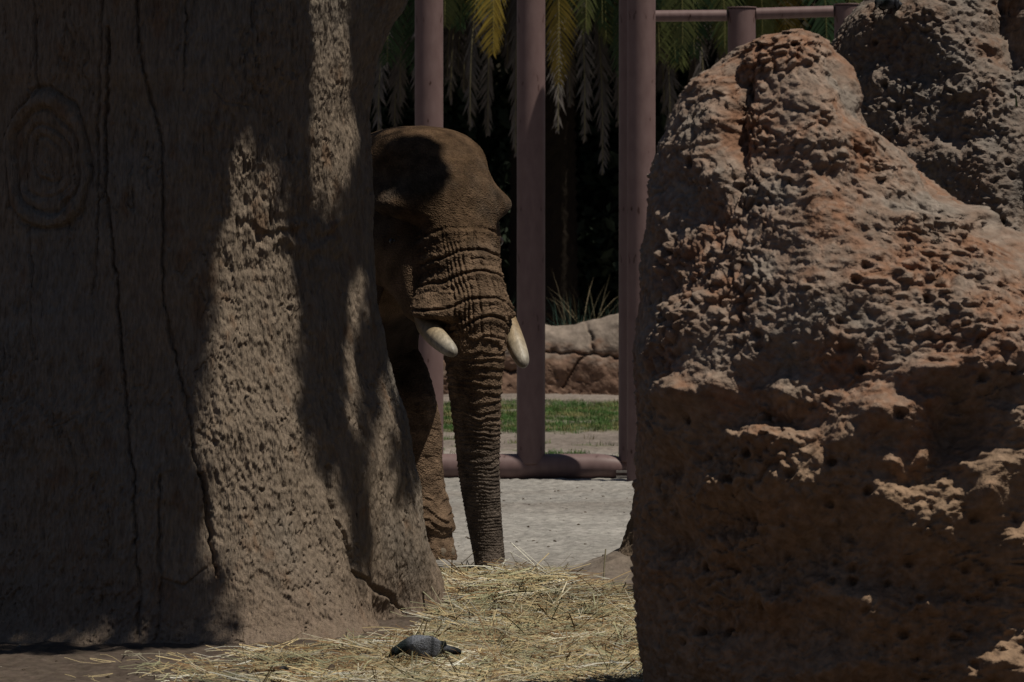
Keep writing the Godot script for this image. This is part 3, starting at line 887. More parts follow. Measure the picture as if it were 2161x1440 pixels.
func nets(mesh: ArrayMesh, caps: Array, lo: Vector3, hi: Vector3, cell: float, smooth: float, paint: Callable, m: Material) -> void:
	var n := Vector3i(((hi - lo) / cell).ceil()) + Vector3i.ONE
	var f := PackedFloat32Array()
	f.resize(n.x * n.y * n.z)
	f.fill(1.0)
	var B := 4
	for bz in range(0, n.z, B):
		for by in range(0, n.y, B):
			for bx in range(0, n.x, B):
				var mid := lo + (Vector3(bx, by, bz) + Vector3.ONE * (B * 0.5)) * cell
				var use := []
				var near := 9.0
				for k in caps:
					var d := cap_dist(mid, k)
					near = minf(near, d)
					if d < cell * B * 1.8 + smooth * 2.0:
						use.append(k)
				var reach := cell * B * 0.9 + smooth * 1.2
				if near > reach or near < -reach:
					var v := 1.0 if near > 0 else -1.0
					for z in range(bz, mini(bz + B, n.z)):
						for y in range(by, mini(by + B, n.y)):
							for x in range(bx, mini(bx + B, n.x)):
								f[(z * n.y + y) * n.x + x] = v
					continue
				for z in range(bz, mini(bz + B, n.z)):
					for y in range(by, mini(by + B, n.y)):
						for x in range(bx, mini(bx + B, n.x)):
							var q := lo + Vector3(x, y, z) * cell
							var s := 0.0
							for k in use:
								s += exp(-cap_dist(q, k) / smooth)
							f[(z * n.y + y) * n.x + x] = -smooth * log(maxf(s, 1e-12))
	var id := {}
	var p := PackedVector3Array()
	var corner := [Vector3i(0, 0, 0), Vector3i(1, 0, 0), Vector3i(0, 1, 0), Vector3i(1, 1, 0), Vector3i(0, 0, 1), Vector3i(1, 0, 1), Vector3i(0, 1, 1), Vector3i(1, 1, 1)]
	var edges := [[0, 1], [2, 3], [4, 5], [6, 7], [0, 2], [1, 3], [4, 6], [5, 7], [0, 4], [1, 5], [2, 6], [3, 7]]
	for z in n.z - 1:
		for y in n.y - 1:
			for x in n.x - 1:
				var o := (z * n.y + y) * n.x + x
				var v := [f[o], f[o + 1], f[o + n.x], f[o + n.x + 1], f[o + n.x * n.y], f[o + n.x * n.y + 1], f[o + n.x * n.y + n.x], f[o + n.x * n.y + n.x + 1]]
				var neg := 0
				for w in v:
					if w < 0.0:
						neg += 1
				if neg == 0 or neg == 8:
					continue
				var sum := Vector3.ZERO
				var cnt := 0
				for e in edges:
					var va: float = v[e[0]]
					var vb: float = v[e[1]]
					if (va < 0.0) != (vb < 0.0):
						sum += Vector3(corner[e[0]]).lerp(Vector3(corner[e[1]]), va / (va - vb))
						cnt += 1
				id[o] = p.size()
				p.append(lo + (Vector3(x, y, z) + sum / cnt) * cell)
	var idx := PackedInt32Array()
	var nrm := PackedVector3Array()
	nrm.resize(p.size())
	var step := [1, n.x, n.x * n.y]
	for o in id:
		for ax in 3:
			var u: int = step[(ax + 1) % 3]
			var w: int = step[(ax + 2) % 3]
			if not (f[o] < 0.0) != not (f[o + step[ax]] < 0.0) and id.has(o - u) and id.has(o - w) and id.has(o - u - w):
				var a: int = id[o]
				var b: int = id[o - u]
				var c: int = id[o - u - w]
				var d: int = id[o - w]
				var quad := [a, b, c, a, c, d] if f[o] >= 0.0 else [a, c, b, a, d, c]
				for t in 2:
					var i0: int = quad[t * 3]
					var i1: int = quad[t * 3 + 1]
					var i2: int = quad[t * 3 + 2]
					var fn := (p[i2] - p[i0]).cross(p[i1] - p[i0])
					nrm[i0] += fn
					nrm[i1] += fn
					nrm[i2] += fn
					idx.append_array([i0, i1, i2])
	var c := PackedColorArray()
	var flip := 0.0
	for i in p.size():
		nrm[i] = nrm[i].normalized()
		var e := 0.0
		for k in caps:
			e += exp(-cap_dist(p[i] + nrm[i] * 0.02, k) / smooth) - exp(-cap_dist(p[i] - nrm[i] * 0.02, k) / smooth)
		flip += e
		c.append(paint.call(p[i]))
	if flip > 0.0:      # the field falls inwards: normals must point the other way
		for i in nrm.size():
			nrm[i] = -nrm[i]
		for i in range(0, idx.size(), 3):
			var t := idx[i + 1]
			idx[i + 1] = idx[i + 2]
			idx[i + 2] = t
	var arr := []
	arr.resize(Mesh.ARRAY_MAX)
	arr[Mesh.ARRAY_VERTEX] = p
	arr[Mesh.ARRAY_NORMAL] = nrm
	arr[Mesh.ARRAY_INDEX] = idx
	arr[Mesh.ARRAY_COLOR] = c
	mesh.add_surface_from_arrays(Mesh.PRIMITIVE_TRIANGLES, arr)
	mesh.surface_set_material(mesh.get_surface_count() - 1, m)

func elephant() -> void:
	var root := thing("elephant", "brown dusty elephant with short pale tusks peering out from behind the giant trunk", "elephant", Vector3(-0.53, 0, -25.0))
	var mesh := ArrayMesh.new()
	var hue := fnl(71, 2.2, FastNoiseLite.TYPE_SIMPLEX_SMOOTH, 4)
	var hide := func(q: Vector3) -> Color:
		var t := hue.get_noise_3dv(q)
		var w := q + EO
		var col := Color(0.125, 0.080, 0.049).lerp(Color(0.098, 0.074, 0.056), smoothstep(-0.3, 0.3, t))
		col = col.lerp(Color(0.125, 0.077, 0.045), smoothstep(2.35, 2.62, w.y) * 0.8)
		col = col.lerp(Color(0.205, 0.138, 0.092), smoothstep(2.1, 1.85, w.y))  # lower face and trunk lightened in colour, where the sun only grazes
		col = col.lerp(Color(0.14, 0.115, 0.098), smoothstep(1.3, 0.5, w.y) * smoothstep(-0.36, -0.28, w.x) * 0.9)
		col = col.lerp(Color(0.055, 0.042, 0.034), smoothstep(0.9, 1.15, w.y) * smoothstep(2.0, 1.8, w.y) * smoothstep(-25.0, -25.2, w.z))  # chest and neck darkened in colour, standing in for shade
		return col * (1.0 + 0.75 * hue.get_noise_3dv(q * 4.0) + 0.3 * hue.get_noise_3dv(q * 17.0))
	# torso, neck, cheeks, legs out of sight
	var caps := []
	for k in [
		[head(0, 2.25, -0.02), head(0, 2.05, 0.02), 0.41, 0.40], [head(0.23, 1.97, 0.12), head(0.20, 1.62, 0.30), 0.17, 0.12], [head(-0.25, 1.97, 0.12), head(-0.21, 1.62, 0.30), 0.18, 0.12],
		[head(0, 1.62, 0.18), head(0, 1.34, 0.42), 0.17, 0.09], [head(0, 2.1, -0.1), Vector3(-1.3, 1.85, -25.7), 0.46, 0.66], [Vector3(-1.25, 1.86, -25.7), Vector3(-2.2, 1.6, -26.15), 0.76, 0.80],
		[Vector3(-2.2, 1.6, -26.15), Vector3(-3.2, 1.72, -26.65), 0.80, 0.72], [Vector3(-0.92, 1.55, -25.75), Vector3(-0.69, 0.98, -25.6), 0.28, 0.15], [Vector3(-1.35, 1.5, -26.1), Vector3(-1.30, 0.8, -26.2), 0.28, 0.19],
		[Vector3(-1.30, 0.8, -26.2), Vector3(-1.28, 0.10, -26.2), 0.17, 0.19], [Vector3(-3.2, 1.5, -26.35), Vector3(-3.05, 0.8, -26.3), 0.36, 0.19], [Vector3(-3.05, 0.8, -26.3), Vector3(-3.2, 0.1, -26.3), 0.17, 0.18],
		[Vector3(-3.35, 1.5, -26.95), Vector3(-3.3, 0.8, -27.0), 0.36, 0.19], [Vector3(-3.3, 0.8, -27.0), Vector3(-3.45, 0.1, -27.0), 0.17, 0.18], [Vector3(-3.9, 1.9, -27.0), Vector3(-4.05, 0.9, -27.1), 0.06, 0.03]]:
		caps.append([k[0] - EO, k[1] - EO, k[2], k[3]])
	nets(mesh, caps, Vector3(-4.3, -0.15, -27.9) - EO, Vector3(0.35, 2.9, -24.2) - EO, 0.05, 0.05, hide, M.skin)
	# head and trunk: rings from the crown of the head down to the trunk's tip
	var A := [[0.0, 0.072], [0.03, 0.088], [0.1, 0.094], [0.28, 0.104], [0.57, 0.121], [0.86, 0.139], [1.15, 0.163], [1.27, 0.178], [1.4, 0.192], [1.5, 0.20], [1.62, 0.212], [1.735, 0.224], [1.85, 0.25], [1.97, 0.285], [2.05, 0.33], [2.12, 0.37], [2.2, 0.42], [2.3, 0.44], [2.4, 0.425], [2.5, 0.40], [2.58, 0.365], [2.64, 0.31], [2.67, 0.26], [2.695, 0.18], [2.708, 0.09], [2.712, 0.005]]
	var BF := [[0.0, 0.072], [0.03, 0.09], [1.4, 0.195], [1.5, 0.21], [1.62, 0.25], [1.735, 0.28], [1.85, 0.31], [1.97, 0.33], [2.1, 0.36], [2.2, 0.38], [2.4, 0.38], [2.5, 0.35], [2.58, 0.31], [2.64, 0.26], [2.67, 0.21], [2.695, 0.13], [2.708, 0.06], [2.712, 0.004]]
	var FZ := [[0.0, 0.80], [0.06, 0.765], [0.28, 0.72], [0.57, 0.71], [0.86, 0.72], [1.15, 0.745], [1.27, 0.76], [1.4, 0.77], [1.5, 0.77], [1.6, 0.755], [1.7, 0.725], [1.8, 0.685], [1.9, 0.635], [2.0, 0.585], [2.1, 0.54], [2.2, 0.50], [2.3, 0.46], [2.4, 0.41], [2.5, 0.34], [2.58, 0.27], [2.64, 0.19], [2.67, 0.13], [2.695, 0.05], [2.712, -0.05]]
	var LX := [[0.0, 0.035], [0.1, 0.05], [0.28, 0.05], [0.57, 0.03], [0.86, 0.02], [1.2, 0.0], [2.8, 0.0]]
	var ys := PackedFloat32Array()
	var y0 := 2.712
	while y0 > 0.0:
		ys.append(y0)
		y0 -= 0.004 if y0 > 2.6 else (0.0065 if y0 > 2.05 else (0.005 if y0 > 0.95 else 0.0034))
	ys.append(0.0)
	var th := spread([[-30.0, 210.0, 200], [210.0, 330.0, 20]])
	var n_w := fnl(72, 4.0, FastNoiseLite.TYPE_SIMPLEX_SMOOTH, 3)
	var n_f := fnl(73, 26.0, FastNoiseLite.TYPE_SIMPLEX_SMOOTH, 3)
	var n_m := fnl(74, 5.0, FastNoiseLite.TYPE_SIMPLEX_SMOOTH, 3)
	var n_peb := cells(75, 55.0)
	var folds := [2.085, 1.945, 1.82, 1.665, 1.545, 1.43]
	var minor := [2.035, 2.0, 1.90, 1.87, 1.765, 1.72, 1.61, 1.585, 1.50, 1.47]
	var ups := [-0.20, -0.175, -0.15, -0.125, -0.098, -0.05, 0.005, 0.055, 0.10, 0.14, 0.17]
	# phase of the trunk's ring folds
	var ph := PackedFloat32Array()
	var acc := 0.0
	for j in ys.size():
		if j > 0:
			acc += (ys[j - 1] - ys[j]) / tab([[0.0, 0.016], [0.3, 0.018], [0.6, 0.026], [0.9, 0.038], [1.15, 0.052], [1.45, 0.072]], ys[j])
		ph.append(acc)
	var p := PackedVector3Array()
	var c := PackedColorArray()
	for j in ys.size():
		var y := ys[j]
		var a := tab(A, y)
		var bf := tab(BF, y)
		var fz := tab(FZ, y)
		var cf := fz - bf
		var lx := tab(LX, y)
		var bb := lerpf(a, 0.45, smoothstep(1.5, 2.2, y)) if y > 1.5 else a
		if y > 2.5:
			bb = minf(bb, a * 1.3)
		var net := smoothstep(2.12, 2.03, y) * smoothstep(1.38, 1.46, y)
		var ring := smoothstep(1.47, 1.40, y)
		var amp := tab([[0.0, 0.0025], [0.3, 0.0035], [0.6, 0.006], [0.9, 0.009], [1.2, 0.013], [1.45, 0.014]], y)
		for td in th:
			var an := deg_to_rad(td)
			var ca := cos(an)
			var sa := sin(an)
			var e := 0.92 if y > 1.5 else 1.0
			var l: float = a * signf(ca) * pow(absf(ca), e)
			var f: float = (bf if sa > 0.0 else bb) * signf(sa) * pow(absf(sa), e)
			var q := head(l + lx, y, cf + f)
			var nl := Vector2(ca / maxf(a, 0.02), sa / maxf(bf if sa > 0.0 else bb, 0.02)).normalized()
			var nor := EL * nl.x + EF * nl.y
			var m := td if td < 270.0 else td - 360.0
			var half := m if m < 90.0 else 180.0 - m       # both sides alike, 90 is the front
			var d := 0.0
			# brow ridge, socket, temple hollow, bosses of the forehead
			d += 0.055 * gauss(half - 19.0, 15.0) * gauss(y - 2.225, 0.060)
			d -= 0.050 * gauss(half - 24.0, 17.0) * gauss(y - 2.08, 0.05)
			d -= 0.045 * gauss(half - 30.0, 16.0) * gauss(y - 2.40, 0.075)
			d -= 0.012 * gauss(half - 90.0, 22.0) * gauss(y - 2.16, 0.06)
			d += 0.015 * gauss(half - 70.0, 22.0) * gauss(y - 2.33, 0.12)
			# sheath of the tusk: a flange that ends in a lip
			var drop := 1.535 + 0.05 * smoothstep(20.0, 60.0, half)
			var low := smoothstep(drop - 0.035, drop + 0.015, y)
			d += (0.17 if m > 90.0 else 0.085) * gauss(half + 4.0, 24.0) * low * exp(-pow(maxf(0.0, y - 1.56) / 0.16, 2.0))
			var wv := n_w.get_noise_3dv(q)
			var u := sin(deg_to_rad(90.0 - m))             # -1 .. 1 across the front
			var side := a * (90.0 - m) / 57.3
			if net > 0.0 and td < 215.0:
				var yy := y + 0.085 * u * u + 0.022 * wv
				var g := 9.0
				for k in folds:
					g = minf(g, absf(yy - k))
				var g2 := 9.0
				for k in minor:
					g2 = minf(g2, absf(yy + 0.02 * n_m.get_noise_2d(q.x * 2.0, y) - k))
				d -= net * 0.008 * exp(-pow(g2 / 0.005, 2.0)) * clampf(0.4 + 2.0 * n_m.get_noise_3d(q.x * 1.8, y * 1.5, 31.0), 0.0, 1.0)
				d += net * 0.008 * gauss(g - 0.02, 0.012)
				d -= net * 0.020 * exp(-pow(g / 0.007, 2.0)) * clampf(0.85 + 0.9 * n_m.get_noise_3d(q.x * 1.4, y * 2.0, 3.0), 0.15, 1.0)
				var gv := 9.0
				var ss := side + 0.02 * n_w.get_noise_3d(q.x * 0.6, y * 1.2, 8.0)
				for k in ups:
					gv = minf(gv, absf(ss - k))
				d -= net * 0.017 * exp(-pow(gv / 0.006, 2.0)) * clampf(0.8 + 1.3 * n_m.get_noise_3d(q.x * 2.0, y * 0.8, 21.0), 0.2, 1.0)
				# finer crumpled skin out towards the cheeks
				d += net * 0.022 * smoothstep(0.3, 0.8, absf(u)) * (absf(n_f.get_noise_3d(q.x * 0.8, y * 0.7, q.z * 0.8)) - 0.25)
			if ring > 0.0:
				var s := fposmod(ph[j] + 1.3 * n_w.get_noise_3d(q.x * 0.5, y * 0.9, q.z * 0.5) + 0.34 * n_w.get_noise_3d(q.x * 2.2, y * 1.2, q.z * 2.2) + 0.3 * u * u, 1.0)
				var saw := pow(s, 1.6) * smoothstep(1.0, 0.86, s)
				d += ring * amp * (saw * 1.3 - 0.4) * clampf(0.85 + 1.3 * n_m.get_noise_3d(q.x * 1.5, y * 3.5, q.z * 1.5), 0.2, 1.5)
			# pebbly hide
			var peb := smoothstep(-0.05, 0.35, n_m.get_noise_3d(q.x * 1.2 + 4.0, y * 1.2, q.z))
			d += 0.0065 * peb * (-n_peb.get_noise_3dv(q) - 0.5) * smoothstep(1.9, 2.1, y)
			d += 0.0030 * n_f.get_noise_3dv(q * 1.3)
			q += nor * d
			if y < 0.10 and sa > 0.0:
				q.y += 0.02 * sa
			p.append(q - EO)
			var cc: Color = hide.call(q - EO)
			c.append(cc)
	sheet(mesh, th.size(), ys.size(), p, true, c, M.skin)
	# the fore leg in view
	var lr := [[-0.03, 0.19], [0.03, 0.197], [0.10, 0.185], [0.14, 0.178], [0.22, 0.200], [0.30, 0.186], [0.45, 0.166], [0.6, 0.160], [0.9, 0.168], [1.15, 0.185], [1.3, 0.19], [1.42, 0.15], [1.52, 0.02]]
	var lcx := [[-0.03, -0.533], [0.22, -0.545], [0.45, -0.575], [0.6, -0.585], [0.9, -0.61], [1.15, -0.69], [1.3, -0.76], [1.52, -0.88]]
	p = PackedVector3Array()
	c = PackedColorArray()
	var rows := 340
	for j in rows:
		var y := -0.03 + 1.55 * j / (rows - 1.0)
		var r := tab(lr, y)
		var cx := tab(lcx, y)
		for i in 110:
			var an := TAU * i / 110.0
			var dir := Vector3(cos(an), 0, sin(an))
			var q := Vector3(cx * 1.022, y, -25.5 - 0.12 * y) + dir * r
			var wv := n_w.get_noise_3d(q.x * 1.1, y * 1.6, q.z * 1.1)
			var d := 0.004 * n_f.get_noise_3d(q.x, y, q.z) + 0.012 * wv
			var ank := gauss(y - 0.22, 0.12)
			var s := fposmod((y + 0.10 * dir.x * dir.z + 0.05 * dir.x + 0.06 * wv) / 0.072, 1.0)
			d += ank * 0.017 * (pow(1.0 - s, 1.4) * smoothstep(0.0, 0.16, s) - 0.35)
			var s2 := fposmod((y + 0.05 * dir.x + 0.07 * wv) / 0.045, 1.0)
			d += (1.0 - ank) * 0.006 * (pow(1.0 - s2, 2.0) * smoothstep(0.0, 0.2, s2) - 0.3) * smoothstep(0.08, 0.15, y) * clampf(0.6 + 1.6 * n_m.get_noise_3d(q.x, y * 2.0, q.z), 0.0, 1.2)
			q += dir * d
			p.append(q - EO)
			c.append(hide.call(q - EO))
	sheet(mesh, 110, rows, p, true, c, M.skin)
	put("body", mesh, root)
	# tusks
	var ivory := [Color(0.30, 0.18, 0.085), Color(0.36, 0.24, 0.125), Color(0.48, 0.36, 0.22), Color(0.54, 0.45, 0.33), Color(0.54, 0.48, 0.39), Color(0.27, 0.24, 0.20)]
	var tusks := [
		[Vector3(-0.535, 1.60, -24.60), Vector3(-0.515, 1.50, -24.47), Vector3(-0.462, 1.436, -24.34), Vector3(-0.412, 1.391, -24.24), Vector3(-0.367, 1.354, -24.16), Vector3(-0.340, 1.330, -24.11)],
		[Vector3(-0.075, 1.61, -24.86), Vector3(-0.030, 1.50, -24.76), Vector3(0.005, 1.42, -24.66), Vector3(0.038, 1.34, -24.57), Vector3(0.062, 1.28, -24.50), Vector3(0.072, 1.245, -24.46)]]
	for t in tusks:
		var pts := []
		var rad := []
		var cl := []
		for k in 26:
			var s := k / 25.0 * 5.0
			var i := mini(int(s), 4)
			var fr := s - i
			var pa: Vector3 = t[i]
			pts.append(pa.cubic_interpolate(t[i + 1], t[maxi(i - 1, 0)], t[mini(i + 2, 5)], fr) - EO)
			rad.append(tab([[0.0, 0.066], [2.0, 0.062], [3.0, 0.056], [4.0, 0.043], [4.6, 0.028], [5.0, 0.008]], s))
			cl.append(ivory[i].lerp(ivory[i + 1], fr))
		var tm := ArrayMesh.new()
		tube(tm, pts, rad, 28, M.ivory, cl)
		put("tusk", tm, root)
	# ears folded back along the neck, eyes, toenails
	for s in [-1.0, 1.0]:
		var pts := []
		var rad := []
		var cl := []
		for k in 12:
			var v := k / 11.0
			pts.append(head(s * (0.36 + 0.22 * v), 2.06 - 0.30 * v - 0.1 * sin(v * 3.0), -0.08 - 0.85 * v) - EO)
			rad.append(Vector2(0.03, 0.30 + 0.32 * sin(v * 2.6) - 0.30 * v * v))
			cl.append(Color(0.12, 0.085, 0.06))
		var em := ArrayMesh.new()
		tube(em, pts, rad, 24, M.skin, cl)
		put("ear", em, root)
		var sp := SphereMesh.new()
		sp.radius = 0.030
		sp.height = 0.06
		sp.radial_segments = 20
		sp.rings = 12
		sp.material = M.eye
		put("eye", sp, root, head(s * 0.375, 2.00, 0.245) - EO)
	for a in [20.0, 52.0, 84.0, 118.0]:
		var an := deg_to_rad(a)
		var sp := SphereMesh.new()
		sp.radius = 0.042
		sp.height = 0.085
		sp.radial_segments = 18
		sp.rings = 10
		sp.material = M.nail
		var o := put("toenail", sp, root, Vector3(-0.545 + cos(an) * 0.168, 0.045, -25.5 + sin(an) * 0.168) - EO)
		o.rotation.y = -an
		o.scale = Vector3(0.7, 1.0, 1.0)

# ---------------------------------------------------------------- rocks
func rock(called: String, label: String, at: Vector3, xl: Array, xr: Array, dep: Array, th: PackedFloat32Array, ys: PackedFloat32Array, sd: int, kscale: float, bumps: Array, tone: Array) -> MeshInstance3D:
	var n_big := fnl(sd, 1.1, FastNoiseLite.TYPE_SIMPLEX_SMOOTH, 3)
	var n_ledge := fnl(sd + 1, 2.6, FastNoiseLite.TYPE_SIMPLEX_SMOOTH, 4)
	var n_knob := cells(sd + 2, 27.0 * kscale)
	var n_kn2 := cells(sd + 3, 46.0 * kscale)
	var n_val := cells(sd + 2, 27.0 * kscale, FastNoiseLite.RETURN_CELL_VALUE)
	var n_mask := fnl(sd + 4, 2.2, FastNoiseLite.TYPE_SIMPLEX_SMOOTH, 3)
	var n_pit := cells(sd + 5, 7.5 * kscale)
	var n_col := fnl(sd + 6, 2.4, FastNoiseLite.TYPE_SIMPLEX_SMOOTH, 4)
	var n_warp := fnl(sd + 7, 7.0, FastNoiseLite.TYPE_SIMPLEX_SMOOTH, 2)
	var p := PackedVector3Array()
	var c := PackedColorArray()
	for y in ys:
		var l := tab(xl, y)
		var r := tab(xr, y)
		var cx := (l + r) * 0.5
		var a := maxf((r - l) * 0.5, 0.01)
		var b := tab(dep, y)
		for td in th:
			var an := deg_to_rad(td)
			var ca := cos(an)
			var sa := sin(an)
			var q := Vector3(cx + a * signf(ca) * pow(absf(ca), 0.75), y, at.z + b * signf(sa) * pow(absf(sa), 0.8))
			var nor := Vector3(ca / a, 0.25, sa / maxf(b, 0.01)).normalized()
			var edge := 1.0 - 0.75 * smoothstep(0.86, 1.0, -ca)       # keep the outline
			var d := 0.12 * n_big.get_noise_3dv(q) * edge
			d += 0.04 * n_ledge.get_noise_3d(q.x, y * 1.5, q.z) * edge
			var wig := 0.05 * n_warp.get_noise_3d(q.x * 0.6, y * 0.6, q.z)
			for k in bumps:
				var e := Vector2((q.x + wig - k[0]) / k[2], (y + wig - k[1]) / k[3]).rotated(k[5] if k.size() > 5 else 0.0)
				if sa > 0.0 and e.length_squared() < 9.0:
					d += k[4] * exp(-e.length_squared())
			var w := q + Vector3(n_warp.get_noise_3d(q.x, q.y, q.z), n_warp.get_noise_3d(q.z, q.x, q.y), n_warp.get_noise_3d(q.y, q.z, q.x)) * 0.035 / kscale
			var mk := n_mask.get_noise_3dv(q)
			var rough := clampf(0.75 + 1.1 * mk, 0.3, 1.15)
			var kn := 1.0 - pow(n_knob.get_noise_3dv(w) + 1.0, 2.0)
			var k2 := 1.0 - pow(n_kn2.get_noise_3dv(w) + 1.0, 2.0)
			d += (0.4 + 0.6 * edge) * (0.5 + 0.5 * smoothstep(0.78, 0.45, ca)) * (0.056 * rough * (kn - 0.5) * (0.8 + 0.8 * n_val.get_noise_3dv(w)) + 0.026 * (k2 - 0.6) * (0.4 + 0.6 * rough)) / kscale
			var pit := n_pit.get_noise_3dv(q + Vector3(3, 1, 2))
			d -= 0.05 * smoothstep(-0.80, -0.93, pit) / kscale
			q += nor * d
			p.append(q - at)
			var t := n_col.get_noise_3dv(q)
			var col: Color = tone[0]
			col = col.lerp(tone[1], smoothstep(0.0, 0.45, t))
			col = col.lerp(tone[2], smoothstep(-0.05, -0.4, t) * 0.8)
			col = col.lerp(tone[3], smoothstep(0.62, 0.9, kn) * 0.35)
			if tone.size() > 4:
				col = col.lerp(tone[4], smoothstep(1.6, 0.9, y + 0.25 * t) * 0.8)  # orange lower part, also lightened in colour to lift its shade
			c.append(col * (1.0 + 0.3 * n_warp.get_noise_3dv(q * 2.0)))
	var mesh := ArrayMesh.new()
	sheet(mesh, th.size(), ys.size(), p, true, c, M.rock)
	var o := put(called, mesh, self, at)
	tag(o, label, "rock")
	return o

func rocks() -> void:
	var xl := [[-0.1, 0.57], [0.16, 0.556], [0.64, 0.526], [1.036, 0.526], [1.334, 0.522], [1.512, 0.518], [1.75, 0.546], [2.03, 0.565], [2.226, 0.585], [2.385, 0.625], [2.544, 0.685], [2.663, 0.76], [2.72, 0.83], [2.80, 0.92], [2.85, 1.02], [2.885, 1.16], [2.895, 1.19]]
	var xr := [[-0.1, 3.6], [0.6, 3.5], [1.3, 3.0], [1.7, 2.6], [1.99, 2.145], [2.07, 1.985], [2.167, 1.865], [2.286, 1.726], [2.405, 1.587], [2.5, 1.49], [2.66, 1.41], [2.76, 1.35], [2.85, 1.28], [2.885, 1.21], [2.895, 1.20]]
	var dep := [[-0.1, 0.83], [0.5, 0.87], [0.9, 0.91], [1.25, 0.955], [1.5, 0.965], [1.8, 0.88], [2.1, 0.70], [2.4, 0.52], [2.65, 0.36], [2.8, 0.24], [2.88, 0.10], [2.895, 0.02]]
	var bumps := [
		[1.50, 1.29, 0.16, 0.14, 0.19], [1.17, 1.02, 0.24, 0.20, 0.22, -0.3], [1.62, 0.86, 0.20, 0.20, 0.21, 0.4], [1.45, 0.50, 0.20, 0.15, 0.17, -0.4], [1.95, 1.60, 0.24, 0.22, 0.15], [2.05, 1.15, 0.26, 0.30, 0.20],
		[0.72, 1.62, 0.13, 0.16, 0.09], [1.28, 0.28, 0.14, 0.08, 0.11], [1.86, 0.25, 0.16, 0.15, 0.15], [0.80, 1.40, 0.12, 0.10, 0.10], [1.0, 0.62, 0.10, 0.08, 0.08],
		[0.92, 2.48, 0.05, 0.28, -0.12, 0.25], [0.80, 2.45, 0.10, 0.2, 0.03], [1.2, 2.25, 0.10, 0.5, 0.10, -0.3], [1.75, 2.10, 0.40, 0.035, 0.06, 0.72],
		[0.66, 1.1, 0.06, 0.06, -0.09], [0.64, 0.80, 0.06, 0.07, -0.08], [0.80, 0.46, 0.09, 0.1, -0.06], [0.95, 0.9, 0.05, 0.05, -0.06], [1.0, 1.35, 0.2, 0.14, -0.10], [1.75, 1.3, 0.12, 0.2, -0.13]]
	for i in 34:
		bumps.append([rnd(0.62, 2.1), rnd(0.2, 1.5), rnd(0.05, 0.11), rnd(0.04, 0.10), rnd(0.05, 0.12), rnd(-0.6, 0.6)])
	var th := spread([[42.0, 100.0, 120], [100.0, 196.0, 270], [196.0, 402.0, 44]])
	var ys := spread([[-0.1, 0.2, 12], [0.2, 2.895, 430]])
	ys.append(2.896)
	rock("rock", "big pointed knobbly orange-brown rock nearest the camera, beside the gate post", Vector3(1.6, 0, -17.0), xl, xr, dep, th, ys, 81, 1.0, bumps,
		[Color(0.28, 0.20, 0.155), Color(0.285, 0.16, 0.105), Color(0.265, 0.228, 0.197), Color(0.34, 0.285, 0.24), Color(0.34, 0.225, 0.145)])
	var xl2 := [[-0.1, 1.389], [1.416, 1.505], [2.227, 1.598], [2.69, 1.679], [3.003, 1.748], [3.153, 1.818], [3.304, 1.922], [3.501, 2.258], [3.674, 2.663], [3.802, 3.103]]
	var xr2 := [[-0.1, 5.095], [1.416, 4.863], [2.69, 4.4], [3.304, 3.937], [3.674, 3.474], [3.802, 3.149]]
	var dep2 := [[-0.1, 1.389], [1.416, 1.274], [2.227, 1.1], [2.69, 0.926], [3.153, 0.695], [3.501, 0.463], [3.802, 0.035]]
	var bumps2 := [[2.571, 3.211, 0.093, 0.278, -0.3], [2.455, 2.806, 0.116, 0.104, 0.1], [2.733, 2.227, 0.162, 0.162, -0.3], [2.2, 3.095, 0.347, 0.232, 0.1], [2.316, 2.516, 0.232, 0.058, -0.06], [1.992, 3.35, 0.116, 0.058, -0.16]]
	var th2 := spread([[60.0, 190.0, 300], [190.0, 420.0, 44]])
	var ys2 := spread([[-0.1, 1.8, 20], [1.8, 3.802, 280]])
	ys2.append(3.803)
	rock("rock", "rear grey-pink rock with a dark cleft at its top, behind the pointed rock", Vector3(3.12, 0, -22.0), xl2, xr2, dep2, th2, ys2, 101, 1.08, bumps2,
		[Color(0.22, 0.172, 0.142), Color(0.22, 0.145, 0.108), Color(0.205, 0.178, 0.158), Color(0.29, 0.25, 0.22)])

func stump() -> void:
	var p := PackedVector3Array()
	var c := PackedColorArray()
	var n := fnl(111, 1.0, FastNoiseLite.TYPE_SIMPLEX_SMOOTH, 4)
	for j in 110:
		var y := -0.06 + 0.62 * j / 109.0
		for i in 120:
			var a := TAU * i / 120.0
			var r := 0.19 + 0.21 * exp(-maxf(y - 0.06, 0.0) / 0.3) - 0.17 * smoothstep(0.50, 0.56, y)
			var q := Vector3(cos(a) * r, y, sin(a) * r)
			r += 0.03 * n.get_noise_3d(q.x * 6.0, y * 2.0, q.z * 6.0) + 0.012 * n.get_noise_3d(q.x * 30.0, y * 5.0, q.z * 30.0)
			r += 0.03 * sin(a * 5.0 + 1.0) * exp(-maxf(y, 0.0) / 0.2)
			p.append(Vector3(cos(a) * r, y, sin(a) * r))
			c.append(Color(0.20, 0.15, 0.11) * (1.0 + 0.5 * n.get_noise_3d(q.x * 9.0, y * 3.0, q.z * 9.0)))
	var m := ArrayMesh.new()
	sheet(m, 120, 110, p, true, c, M.bark)
	tag(put("stump", m, self, Vector3(0.985, 0.03, -24.1)), "grey-brown flared tree stump half hidden behind the pointed rock", "stump")

